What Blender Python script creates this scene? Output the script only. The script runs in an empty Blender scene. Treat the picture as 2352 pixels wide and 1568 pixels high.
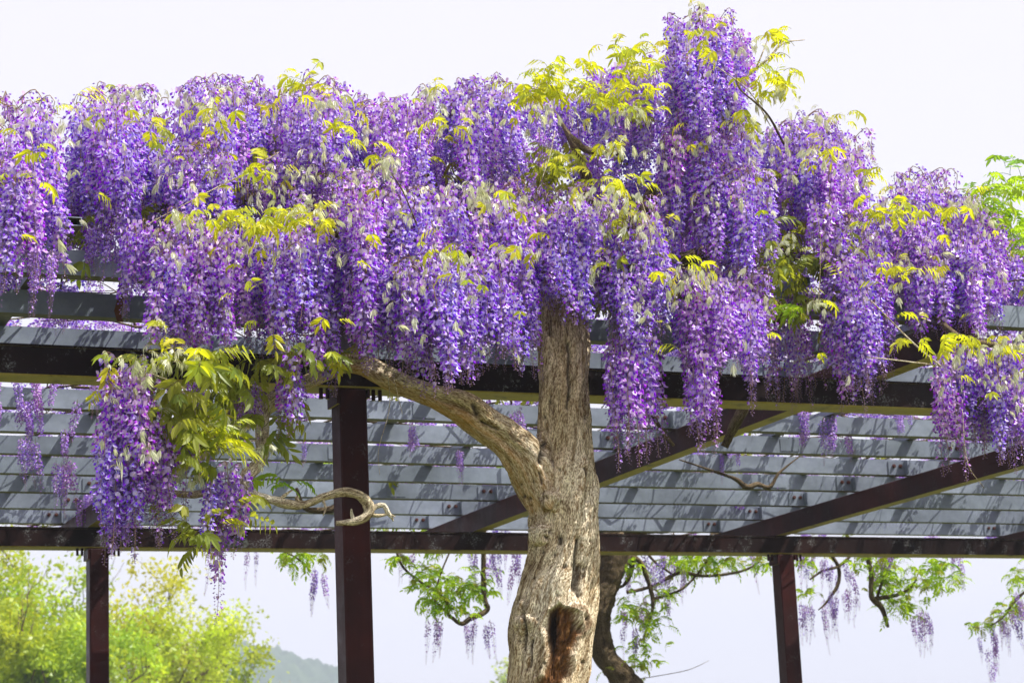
import bpy, math, random
import numpy as np
from mathutils import Vector, Matrix, Euler

rng = np.random.default_rng(7)
random.seed(7)
S = bpy.context.scene
COL = S.collection

# ------------------------------------------------------------------ camera
EYE = 1.55
FPX, PITCH, YAW, ROLL = 5092.1, 0.2178, -0.3961, -0.0428
CW, CH = 2352.0, 1568.0
_cy, _sy = math.cos(YAW), math.sin(YAW)
FWD = np.array([-_sy*math.cos(PITCH), _cy*math.cos(PITCH), math.sin(PITCH)])
_rt = np.array([_cy, _sy, 0.0]); _up = np.cross(_rt, FWD)
RGT = math.cos(ROLL)*_rt + math.sin(ROLL)*_up
UPV = -math.sin(ROLL)*_rt + math.cos(ROLL)*_up
CAM = np.array([0, 0, EYE])

def at(px, py, Y):
    """world point seen at photo position (2352 wide) on the vertical plane y = Y"""
    d = FWD + RGT*((px-CW/2)/FPX) - UPV*((py-CH/2)/FPX)
    return CAM + d*(Y/d[1])

def photo(P):
    P = np.asarray(P, float) - CAM
    d = P @ FWD
    return CW/2 + FPX*(P@RGT)/d, CH/2 - FPX*(P@UPV)/d

cam = bpy.data.cameras.new('camera')
camo = bpy.data.objects.new('camera', cam)
M = Matrix.Identity(4)
for i in range(3):
    M[i][0], M[i][1], M[i][2] = RGT[i], UPV[i], -FWD[i]
    M[i][3] = CAM[i]
camo.matrix_world = M
cam.sensor_width = 36; cam.lens = FPX/CW*36
cam.clip_start = 0.1; cam.clip_end = 3000
cam.dof.use_dof = True; cam.dof.focus_distance = 8.75; cam.dof.aperture_fstop = 7.5
COL.objects.link(camo); S.camera = camo

# ------------------------------------------------------------------ sky and sun
SUN = np.array([0.50, -0.29, 0.80]); SUN /= np.linalg.norm(SUN)
SUN_EL = math.asin(SUN[2]); SUN_AZ = math.atan2(SUN[0], SUN[1])
W = bpy.data.worlds.new('World'); S.world = W; W.use_nodes = True
nt = W.node_tree; nt.nodes.clear()
out = nt.nodes.new('ShaderNodeOutputWorld'); bg = nt.nodes.new('ShaderNodeBackground')
sky = nt.nodes.new('ShaderNodeTexSky'); sky.sky_type = 'NISHITA'; sky.sun_disc = False
sky.sun_elevation = SUN_EL; sky.sun_rotation = SUN_AZ; sky.dust_density = 3.0; sky.air_density = 1.0
mx = nt.nodes.new('ShaderNodeMix'); mx.data_type = 'RGBA'; mx.inputs[0].default_value = 0.80
mx.inputs[7].default_value = (8.5, 8.1, 8.75, 1)      # thin bright overcast veil over the blue sky
nt.links.new(sky.outputs[0], mx.inputs[6]); nt.links.new(mx.outputs[2], bg.inputs[0])
bg.inputs[1].default_value = 0.10
nt.links.new(bg.outputs[0], out.inputs[0])
sl = bpy.data.lights.new('sun', 'SUN'); sl.energy = 5.0; sl.angle = math.radians(0.5); sl.color = (1.0, 0.955, 0.88)
so = bpy.data.objects.new('sun', sl); COL.objects.link(so)
so.rotation_euler = Vector(SUN).to_track_quat('Z', 'Y').to_euler()
S.view_settings.view_transform = 'Standard'; S.view_settings.look = 'None'
S.view_settings.exposure = 0.50; S.view_settings.gamma = 1.0; S.view_settings.use_curve_mapping = False
S.cycles.max_bounces = 7; S.cycles.diffuse_bounces = 3; S.cycles.transmission_bounces = 4
S.cycles.transparent_max_bounces = 8; S.cycles.volume_bounces = 0
S.cycles.caustics_reflective = False; S.cycles.caustics_refractive = False

# ------------------------------------------------------------------ helpers
class MB:
    """collects vertices, faces and per-vertex colour"""
    def __init__(s): s.v = []; s.f = []; s.c = []; s.n = 0
    def add(s, v, f, c=(1, 1, 1)):
        v = np.asarray(v, float).reshape(-1, 3); k = s.n
        s.v.append(v); s.f += [tuple(i+k for i in q) for q in f]
        c = np.asarray(c, float)
        s.c.append(np.tile(c, (len(v), 1)) if c.ndim == 1 else c)
        s.n += len(v)
    def box(s, lo, hi, c=(1, 1, 1)):
        x0, y0, z0 = lo; x1, y1, z1 = hi
        s.add([(x0,y0,z0),(x1,y0,z0),(x1,y1,z0),(x0,y1,z0),(x0,y0,z1),(x1,y0,z1),(x1,y1,z1),(x0,y1,z1)],
              [(0,3,2,1),(4,5,6,7),(0,1,5,4),(1,2,6,5),(2,3,7,6),(3,0,4,7)], c)
    def tube(s, pts, rad, n=8, c=(1, 1, 1), cap=True):
        pts = np.asarray(pts, float); m = len(pts)
        rad = np.full(m, rad) if np.isscalar(rad) else np.asarray(rad, float)
        T = np.gradient(pts, axis=0); T /= np.linalg.norm(T, axis=1)[:, None]+1e-12
        a = np.array([0, 0, 1.0]) if abs(T[0][2]) < .9 else np.array([1.0, 0, 0])
        N = np.cross(T[0], a); N /= np.linalg.norm(N)
        th = np.arange(n)*2*math.pi/n; V = []
        for i in range(m):
            N = N - T[i]*(N@T[i]); N /= np.linalg.norm(N)+1e-12
            B = np.cross(T[i], N)
            V.append(pts[i] + rad[i]*(np.cos(th)[:, None]*N + np.sin(th)[:, None]*B))
        F = []
        for i in range(m-1):
            for j in range(n):
                k = (j+1) % n
                F.append((i*n+j, i*n+k, (i+1)*n+k, (i+1)*n+j))
        if cap:
            F.append(tuple(range(n))[::-1]); F.append(tuple((m-1)*n+j for j in range(n)))
        s.add(np.concatenate(V), F, c)
    def mesh(s, name, mat, smooth=False):
        me = bpy.data.meshes.new(name)
        v = np.concatenate(s.v)
        me.from_pydata([tuple(q) for q in v.tolist()], [], s.f)
        ca = me.color_attributes.new('col', 'FLOAT_COLOR', 'POINT')
        c4 = np.ones((len(v), 4)); c4[:, :3] = np.concatenate(s.c)
        ca.data.foreach_set('color', c4.ravel())
        if smooth: me.polygons.foreach_set('use_smooth', [True]*len(me.polygons))
        if mat: me.materials.append(mat)
        me.update()
        return me

def link(name, me, parent=None, loc=None, rot=None, scl=None):
    o = bpy.data.objects.new(name, me); COL.objects.link(o)
    if parent is not None: o.parent = parent
    if loc is not None:
        p = Vector(parent.location) if parent is not None else Vector((0, 0, 0))
        o.location = Vector(loc) - p if parent is not None else Vector(loc)
    if rot is not None: o.rotation_euler = rot
    if scl is not None: o.scale = (scl, scl, scl) if np.isscalar(scl) else scl
    return o

def empty(name, loc, label, cat, group=None):
    o = bpy.data.objects.new(name, None); COL.objects.link(o); o.location = loc
    o['label'] = label; o['category'] = cat
    if group: o['group'] = group
    return o

def spline(ctrl, n):
    """Catmull-Rom through control rows (any width)"""
    c = np.asarray(ctrl, float); c = np.vstack([2*c[0]-c[1], c, 2*c[-1]-c[-2]])
    m = len(c)-3; t = np.linspace(0, m-1e-9, n); i = t.astype(int); u = (t-i)[:, None]
    p0, p1, p2, p3 = c[i], c[i+1], c[i+2], c[i+3]
    return .5*((2*p1)+(-p0+p2)*u+(2*p0-5*p1+4*p2-p3)*u*u+(-p0+3*p1-3*p2+p3)*u**3)

_perm = np.random.default_rng(3).permutation(512)
_perm = np.concatenate([_perm, _perm]); _grad = np.random.default_rng(4).normal(size=(512, 3))
def noise3(P):
    """vectorised gradient noise"""
    P = np.asarray(P, float); i = np.floor(P).astype(int); f = P-i; u = f*f*f*(f*(f*6-15)+10)
    r = 0
    for dx in (0, 1):
        for dy in (0, 1):
            for dz in (0, 1):
                h = _perm[(_perm[(_perm[(i[:, 0]+dx) & 511]+i[:, 1]+dy) & 511]+i[:, 2]+dz) & 511]
                g = _grad[h]; d = g[:, 0]*(f[:, 0]-dx)+g[:, 1]*(f[:, 1]-dy)+g[:, 2]*(f[:, 2]-dz)
                w = (u[:, 0] if dx else 1-u[:, 0])*(u[:, 1] if dy else 1-u[:, 1])*(u[:, 2] if dz else 1-u[:, 2])
                r = r + w*d
    return r*0.8
def fbm(P, o=3):
    r = 0; a = 1.0; P = np.asarray(P, float)
    for k in range(o):
        r = r + a*noise3(P+k*17.3); P = P*2.03; a *= .5
    return r

# ------------------------------------------------------------------ materials
def mat(name):
    m = bpy.data.materials.new(name); m.use_nodes = True; m.node_tree.nodes.clear()
    return m, m.node_tree
def N(t, kind, **kw):
    n = t.nodes.new(kind)
    for k, v in kw.items(): setattr(n, k, v)
    return n
def ramp(t, fac, stops):
    r = N(t, 'ShaderNodeValToRGB'); e = r.color_ramp.elements
    while len(e) < len(stops): e.new(0.5)
    for q, (p, c) in zip(e, stops): q.position = p; q.color = (*c, 1) if len(c) == 3 else c
    t.links.new(fac, r.inputs[0]); return r.outputs[0]
def mixc(t, f, a, b, mode='MIX'):
    m = N(t, 'ShaderNodeMix', data_type='RGBA', blend_type=mode)
    for s, x in ((m.inputs[0], f), (m.inputs[6], a), (m.inputs[7], b)):
        if hasattr(x, 'links'): t.links.new(x, s)
        else: s.default_value = x if not isinstance(x, tuple) else (*x, 1)
    return m.outputs[2]
def noise(t, scale, vec=None, detail=4, rough=.6, sc=None):
    n = N(t, 'ShaderNodeTexNoise'); n.inputs['Scale'].default_value = scale
    n.inputs['Detail'].default_value = detail; n.inputs['Roughness'].default_value = rough
    if vec is not None:
        if sc:
            mp = N(t, 'ShaderNodeMapping'); mp.inputs['Scale'].default_value = sc
            t.links.new(vec, mp.inputs[0]); vec = mp.outputs[0]
        t.links.new(vec, n.inputs['Vector'])
    return n.outputs['Fac']

def petal_mat(name, sat=1.0, val=1.0):
    m, t = mat(name)
    a = N(t, 'ShaderNodeVertexColor', layer_name='col'); oi = N(t, 'ShaderNodeObjectInfo')
    hs = N(t, 'ShaderNodeHueSaturation')
    mr = N(t, 'ShaderNodeMapRange'); t.links.new(oi.outputs['Random'], mr.inputs[0])
    mr.inputs[3].default_value = 0.482; mr.inputs[4].default_value = 0.525
    t.links.new(mr.outputs[0], hs.inputs['Hue']); hs.inputs['Saturation'].default_value = sat
    hs.inputs['Value'].default_value = val
    t.links.new(a.outputs[0], hs.inputs['Color'])
    p = N(t, 'ShaderNodeBsdfPrincipled'); p.inputs['Roughness'].default_value = .42
    p.inputs['Specular IOR Level'].default_value = .55
    t.links.new(hs.outputs[0], p.inputs['Base Color'])
    tr = N(t, 'ShaderNodeBsdfTranslucent'); t.links.new(hs.outputs[0], tr.inputs[0])
    mxs = N(t, 'ShaderNodeMixShader'); mxs.inputs[0].default_value = .42
    t.links.new(p.outputs[0], mxs.inputs[1]); t.links.new(tr.outputs[0], mxs.inputs[2])
    o = N(t, 'ShaderNodeOutputMaterial'); t.links.new(mxs.outputs[0], o.inputs[0])
    return m
PETAL = petal_mat('wisteria_petal')

def leaf_mat(name, col, trans, tcol, rough=.4, spec=.5):
    m, t = mat(name)
    a = N(t, 'ShaderNodeVertexColor', layer_name='col'); oi = N(t, 'ShaderNodeObjectInfo')
    hs = N(t, 'ShaderNodeHueSaturation')
    mr = N(t, 'ShaderNodeMapRange'); t.links.new(oi.outputs['Random'], mr.inputs[0])
    mr.inputs[3].default_value = 0.475; mr.inputs[4].default_value = 0.545
    vr = N(t, 'ShaderNodeMath', operation='MULTIPLY_ADD'); t.links.new(oi.outputs['Random'], vr.inputs[0]); vr.inputs[1].default_value = -.35; vr.inputs[2].default_value = 1.1
    t.links.new(vr.outputs[0], hs.inputs['Value'])
    t.links.new(mr.outputs[0], hs.inputs['Hue'])
    c = mixc(t, 1.0, a.outputs[0], col, 'MULTIPLY'); t.links.new(c, hs.inputs['Color'])
    p = N(t, 'ShaderNodeBsdfPrincipled'); p.inputs['Roughness'].default_value = rough
    p.inputs['Specular IOR Level'].default_value = spec
    t.links.new(hs.outputs[0], p.inputs['Base Color'])
    c2 = mixc(t, 1.0, a.outputs[0], tcol, 'MULTIPLY')
    tr = N(t, 'ShaderNodeBsdfTranslucent'); t.links.new(c2, tr.inputs[0])
    mxs = N(t, 'ShaderNodeMixShader'); mxs.inputs[0].default_value = trans
    t.links.new(p.outputs[0], mxs.inputs[1]); t.links.new(tr.outputs[0], mxs.inputs[2])
    o = N(t, 'ShaderNodeOutputMaterial'); t.links.new(mxs.outputs[0], o.inputs[0])
    return m
LEAF_Y = leaf_mat('young_yellow_leaf', (.58, .60, .04), .5, (.86, .88, .02))
LEAF_S = leaf_mat('silvery_young_leaf', (.82, .83, .68), .4, (.78, .82, .40), .3, .8)
LEAF_G = leaf_mat('green_leaf', (.26, .30, .04), .5, (.60, .64, .04))
LEAF_L = leaf_mat('lime_leaf', (.30, .48, .02), .55, (.62, .88, .03))
LEAF_T = leaf_mat('spring_tree_leaf', (.36, .47, .03), .45, (.60, .72, .03))

def bark_mat(name, cols, dark, scale=1.0, bump=.6):
    m, t = mat(name)
    uv = N(t, 'ShaderNodeAttribute', attribute_name='bark'); v = uv.outputs['Vector']
    n1 = noise(t, 28*scale, v, 6, .7, (1, 1, .16)); n2 = noise(t, 90*scale, v, 5, .7, (1, 1, .22))
    n3 = noise(t, 4*scale, v, 3, .5, (1, 1, .5)); n4 = noise(t, 240*scale, v, 2, .6, (1, 1, .35))
    base = ramp(t, n3, [(.32, cols[0]), (.5, cols[1]), (.68, cols[2])])
    fib = ramp(t, n1, [(.36, (.36, .29, .20)), (.46, (.88, .86, .82)), (.6, (1.1, 1.08, 1.04)), (.7, (1.35, 1.35, 1.35))])
    c = mixc(t, .95, base, fib, 'MULTIPLY')
    sp = ramp(t, n2, [(.38, (.28, .21, .14)), (.48, (.92, .90, .87)), (.56, (1.05, 1.05, 1.05)), (.66, (1.5, 1.5, 1.5))])
    c = mixc(t, .95, c, sp, 'MULTIPLY')
    fine = ramp(t, n4, [(.38, (.3, .25, .18)), (.5, (1, 1, 1)), (.62, (1.5, 1.5, 1.48))])
    c = mixc(t, .85, c, fine, 'MULTIPLY')
    vc = N(t, 'ShaderNodeVertexColor', layer_name='col'); sep = N(t, 'ShaderNodeSeparateColor')
    t.links.new(vc.outputs[0], sep.inputs[0])
    # red channel: rotten wood, green channel: orange tone, mostly undersides, blue: cracks and shade painted into hollows
    rot = ramp(t, n2, [(.36, (.015, .008, .004)), (.47, (.10, .035, .012)), (.58, (.24, .10, .03)), (.68, (.42, .24, .10))])
    c = mixc(t, sep.outputs[0], c, rot)
    om = N(t, 'ShaderNodeMath', operation='MULTIPLY'); t.links.new(sep.outputs[1], om.inputs[0])
    og = ramp(t, n1, [(.35, (.25, .25, .25)), (.62, (1, 1, 1))]); t.links.new(og, om.inputs[1])
    c = mixc(t, om.outputs[0], c, dark)
    c = mixc(t, sep.outputs[2], c, (.03, .02, .012))
    p = N(t, 'ShaderNodeBsdfPrincipled'); p.inputs['Roughness'].default_value = .85
    p.inputs['Specular IOR Level'].default_value = .25
    t.links.new(c, p.inputs['Base Color'])
    ad = N(t, 'ShaderNodeMath', operation='ADD'); t.links.new(n1, ad.inputs[0]); t.links.new(n2, ad.inputs[1])
    ad2 = N(t, 'ShaderNodeMath', operation='ADD'); t.links.new(ad.outputs[0], ad2.inputs[0]); t.links.new(n4, ad2.inputs[1])
    b = N(t, 'ShaderNodeBump'); b.inputs['Strength'].default_value = bump; b.inputs['Distance'].default_value = .014
    t.links.new(ad2.outputs[0], b.inputs['Height']); t.links.new(b.outputs[0], p.inputs['Normal'])
    o = N(t, 'ShaderNodeOutputMaterial'); t.links.new(p.outputs[0], o.inputs[0])
    return m
BARK = bark_mat('wisteria_bark', [(.50, .42, .27), (.68, .60, .44), (.82, .77, .64)], (.50, .25, .05))
BARK_D = bark_mat('dark_bark', [(.10, .075, .04), (.16, .12, .07), (.24, .19, .12)], (.16, .09, .03), 1.6)

def simple(name, col, rough=.6, metal=0.0, spec=.5):
    m, t = mat(name); p = N(t, 'ShaderNodeBsdfPrincipled')
    p.inputs['Base Color'].default_value = (*col, 1); p.inputs['Roughness'].default_value = rough
    p.inputs['Metallic'].default_value = metal; p.inputs['Specular IOR Level'].default_value = spec
    o = N(t, 'ShaderNodeOutputMaterial'); t.links.new(p.outputs[0], o.inputs[0]); return m

def paint_mat(name='dark_brown_paint', fleck=1.0, red=1.0):
    """dark brown paint, chalky worn flecks, green-ochre algae on undersides"""
    m, t = mat(name)
    g = N(t, 'ShaderNodeNewGeometry'); pos = g.outputs['Position']
    big = noise(t, 1.3, pos, 4, .6); mid = noise(t, 9, pos, 5, .7); fl = noise(t, 95, pos, 4, .75)
    st = noise(t, 6, pos, 4, .7, (1, 1, .12))
    c = ramp(t, big, [(.3, (.007*red, .0035, .0035)), (.55, (.017*red, .006, .005)), (.75, (.038*red, .013, .010))])
    c = mixc(t, .6, c, ramp(t, st, [(.35, (.55, .5, .5)), (.65, (1.25, 1.2, 1.2))]), 'MULTIPLY')
    # worn flecks where two noises agree
    a = ramp(t, mid, [(.54, (0, 0, 0)), (.64, (1, 1, 1))]); b = ramp(t, fl, [(.52, (0, 0, 0)), (.58, (1, 1, 1))])
    f = mixc(t, 1.0, a, b, 'MULTIPLY'); f = mixc(t, 1.0, f, (fleck,)*3, 'MULTIPLY')
    c = mixc(t, f, c, (.24, .25, .26))
    # patch of bare primer
    pn = noise(t, 2.1, pos, 5, .62); pa = ramp(t, pn, [(.66, (0, 0, 0)), (.70, (fleck,)*3)])
    c = mixc(t, pa, c, (.16, .18, .17))
    # algae on faces that look down
    s = N(t, 'ShaderNodeSeparateXYZ'); t.links.new(g.outputs['True Normal'], s.inputs[0])
    dn = N(t, 'ShaderNodeMath', operation='LESS_THAN'); dn.inputs[1].default_value = -.7; t.links.new(s.outputs[2], dn.inputs[0])
    al = ramp(t, mid, [(.3, (.12, .085, .02)), (.45, (.42, .31, .08)), (.7, (.56, .44, .15))])
    c = mixc(t, dn.outputs[0], c, al)
    p = N(t, 'ShaderNodeBsdfPrincipled'); p.inputs['Specular IOR Level'].default_value = .18
    t.links.new(c, p.inputs['Base Color'])
    t.links.new(ramp(t, mid, [(.3, (.38,)*3), (.7, (.62,)*3)]), p.inputs['Roughness'])
    bp = N(t, 'ShaderNodeBump'); bp.inputs['Strength'].default_value = .25; bp.inputs['Distance'].default_value = .003
    t.links.new(fl, bp.inputs['Height']); t.links.new(bp.outputs[0], p.inputs['Normal'])
    o = N(t, 'ShaderNodeOutputMaterial'); t.links.new(p.outputs[0], o.inputs[0]); return m
PAINT = paint_mat(); PAINT_P = paint_mat('red_brown_paint', .22, 2.3)

def zinc_mat():
    m, t = mat('weathered_zinc')
    g = N(t, 'ShaderNodeNewGeometry'); pos = g.outputs['Position']; oi = N(t, 'ShaderNodeObjectInfo')
    big = noise(t, 1.7, pos, 4, .6, (1, 1, 2)); mid = noise(t, 14, pos, 5, .7); fine = noise(t, 60, pos, 3, .6)
    c = ramp(t, big, [(.28, (.14, .168, .195)), (.5, (.235, .275, .32)), (.72, (.34, .395, .465))])
    c = mixc(t, .5, c, ramp(t, mid, [(.35, (.72, .74, .76)), (.65, (1.15, 1.15, 1.15))]), 'MULTIPLY')
    rr = ramp(t, oi.outputs['Random'], [(0, (.8, .82, .84)), (1, (1.12, 1.12, 1.15))])
    c = mixc(t, 1.0, c, rr, 'MULTIPLY')
    # rust runs
    ru = noise(t, 3.1, pos, 5, .7, (1, 1, .35)); ra = ramp(t, ru, [(.68, (0, 0, 0)), (.74, (1, 1, 1))])
    ra = mixc(t, 1.0, ra, ramp(t, fine, [(.4, (.2,)*3), (.6, (.9,)*3)]), 'MULTIPLY')
    c = mixc(t, ra, c, (.16, .065, .02))
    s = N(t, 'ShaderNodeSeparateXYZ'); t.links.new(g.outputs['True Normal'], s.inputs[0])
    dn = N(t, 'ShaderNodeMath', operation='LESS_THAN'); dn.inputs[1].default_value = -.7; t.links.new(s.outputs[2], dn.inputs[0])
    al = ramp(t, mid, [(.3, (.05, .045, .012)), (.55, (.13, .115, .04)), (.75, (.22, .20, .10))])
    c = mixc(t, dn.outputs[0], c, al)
    p = N(t, 'ShaderNodeBsdfPrincipled'); p.inputs['Metallic'].default_value = .15
    p.inputs['Roughness'].default_value = .5
    t.links.new(c, p.inputs['Base Color'])
    o = N(t, 'ShaderNodeOutputMaterial'); t.links.new(p.outputs[0], o.inputs[0]); return m
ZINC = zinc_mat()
RUST = simple('rusty_bolt', (.10, .03, .02), .7, .2)
STEM = simple('green_brown_stem', (.22, .15, .07), .7)

# ------------------------------------------------------------------ setting: ground, hill, haze
def ground():
    m, t = mat('grass_ground'); g = N(t, 'ShaderNodeNewGeometry')
    n1 = noise(t, .35, g.outputs['Position'], 5, .6); n2 = noise(t, 7, g.outputs['Position'], 5, .7)
    c = ramp(t, n1, [(.35, (.055, .085, .02)), (.55, (.11, .13, .045)), (.7, (.26, .23, .15))])
    c = mixc(t, .6, c, ramp(t, n2, [(.35, (.55,)*3), (.65, (1.25,)*3)]), 'MULTIPLY')
    p = N(t, 'ShaderNodeBsdfPrincipled'); p.inputs['Roughness'].default_value = .95
    t.links.new(c, p.inputs['Base Color'])
    o = N(t, 'ShaderNodeOutputMaterial'); t.links.new(p.outputs[0], o.inputs[0])
    b = MB(); R = 900; b.add([(-R, -R, 0), (R, -R, 0), (R, R, 0), (-R, R, 0)], [(0, 1, 2, 3)])
    o = link('ground', b.mesh('ground', m)); o['kind'] = 'structure'
ground()

def hill():
    """wooded ridge about 600 m off, its outline as seen low in the gap between the posts"""
    m, t = mat('wooded_hill'); g = N(t, 'ShaderNodeNewGeometry')
    n1 = noise(t, .12, g.outputs['Position'], 5, .65)
    c = ramp(t, n1, [(.3, (.018, .04, .02)), (.5, (.04, .075, .03)), (.7, (.075, .115, .04))])
    p = N(t, 'ShaderNodeBsdfPrincipled'); p.inputs['Roughness'].default_value = .95
    t.links.new(c, p.inputs['Base Color'])
    o = N(t, 'ShaderNodeOutputMaterial'); t.links.new(p.outputs[0], o.inputs[0])
    prof = np.array([(-900, 1400), (-400, 1440), (0, 1455), (300, 1470), (450, 1478), (560, 1474), (620, 1478), (690, 1504), (740, 1524), (800, 1530), (880, 1575), (1000, 1640),
                     (1200, 1710), (1500, 1770), (2000, 1790), (3200, 1800)], float)
    nx, ny = 620, 60
    xs = np.linspace(-900, 3200, nx); top = np.interp(xs, prof[:, 0], prof[:, 1])
    V = np.empty((ny, nx, 3))
    for j in range(ny):
        s = j/(ny-1); Y = 480+260*s
        for i in range(nx):
            P = at(xs[i], top[i], 600); k = Y/600
            h = max(P[2], 0)
            z = h*math.sin(math.pi*min(s*.92+.0, 1)**.9) if s < .999 else 0
            V[j, i] = (P[0]*k, Y, z)
    F = V.reshape(-1, 3); bump = fbm(F*np.array([.15, .08, .025]), 4)
    F[:, 2] += np.where(F[:, 2] > .5, np.abs(bump)*4.4-2.0, 0)
    F[:, 2] = np.maximum(F[:, 2], -.5)
    b = MB(); fs = [(j*nx+i, j*nx+i+1, (j+1)*nx+i+1, (j+1)*nx+i) for j in range(ny-1) for i in range(nx-1)]
    b.add(F, fs); o = link('hill', b.mesh('hill', m, True)); o['kind'] = 'structure'
hill()

def haze():
    m, t = mat('haze'); v = N(t, 'ShaderNodeVolumePrincipled'); v.inputs['Density'].default_value = .0011
    v.inputs['Color'].default_value = (.74, .83, 1.0, 1)
    o = N(t, 'ShaderNodeOutputMaterial'); t.links.new(v.outputs[0], o.inputs['Volume'])
    b = MB(); b.box((-360, -40, -1), (900, 790, 78))
    o = link('haze', b.mesh('haze', m)); o['kind'] = 'stuff'
HAZE = True
if HAZE: haze()

# ------------------------------------------------------------------ pergola
ZB = EYE+1.9206; HB = .1335; ZC = ZB+HB+.003; HC = .146; ZS = ZC+HC+.010; HS = .102
YF, YR = 9.0041, 14.2835; PW = .125
XP = [-2.14, 2.944, 8.028, 13.11]
perg = empty('pergola', (2.944, YF, 0), 'dark brown steel pergola with grey zinc roof slats carrying the wisteria', 'pergola')

def prism_x(b, y0, y1, z0, z1, x0, x1): b.box((x0, y0, z0), (x1, y1, z1))
def beam_profile(b, axis, a0, a1, c0, z0, w, h, lip=.012):
    """hollow-looking beam: web with slightly proud top and bottom flange lips"""
    def bx(l0, l1, z0_, z1_):
        if axis == 'x': b.box((a0, l0, z0_), (a1, l1, z1_))
        else: b.box((l0, a0, z0_), (l1, a1, z1_))
    bx(c0, c0+w, z0, z0+h)
def bevelled_box(b, lo, hi, r=.006):
    x0, y0, z0 = lo; x1, y1, z1 = hi
    # box whose edges are chamfered, 24 vertices
    V = []; idx = {}
    for sx in (0, 1):
        for sy in (0, 1):
            for sz in (0, 1):
                X = (x0, x1)[sx]; Y = (y0, y1)[sy]; Z = (z0, z1)[sz]
                dx, dy, dz = (r, -r)[sx], (r, -r)[sy], (r, -r)[sz]
                for k, p in enumerate(((X, Y+dy, Z+dz), (X+dx, Y, Z+dz), (X+dx, Y+dy, Z))):
                    idx[(sx, sy, sz, k)] = len(V); V.append(p)
    F = []
    for s in (0, 1):
        F.append([idx[(s, 0, 0, 0)], idx[(s, 1, 0, 0)], idx[(s, 1, 1, 0)], idx[(s, 0, 1, 0)]][::1 if s else -1])
        F.append([idx[(0, s, 0, 1)], idx[(1, s, 0, 1)], idx[(1, s, 1, 1)], idx[(0, s, 1, 1)]][::-1 if s else 1])
        F.append([idx[(0, 0, s, 2)], idx[(1, 0, s, 2)], idx[(1, 1, s, 2)], idx[(0, 1, s, 2)]][::1 if s else -1])
    for a in (0, 1):
        for c in (0, 1):
            F.append([idx[(0, a, c, 1)], idx[(1, a, c, 1)], idx[(1, a, c, 2)], idx[(0, a, c, 2)]])
            F.append([idx[(a, 0, c, 0)], idx[(a, 1, c, 0)], idx[(a, 1, c, 2)], idx[(a, 0, c, 2)]])
            F.append([idx[(a, c, 0, 0)], idx[(a, c, 1, 0)], idx[(a, c, 1, 1)], idx[(a, c, 0, 1)]])
            for d in (0, 1):
                F.append([idx[(a, c, d, 0)], idx[(a, c, d, 1)], idx[(a, c, d, 2)]])
    b.add(V, F)

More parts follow.
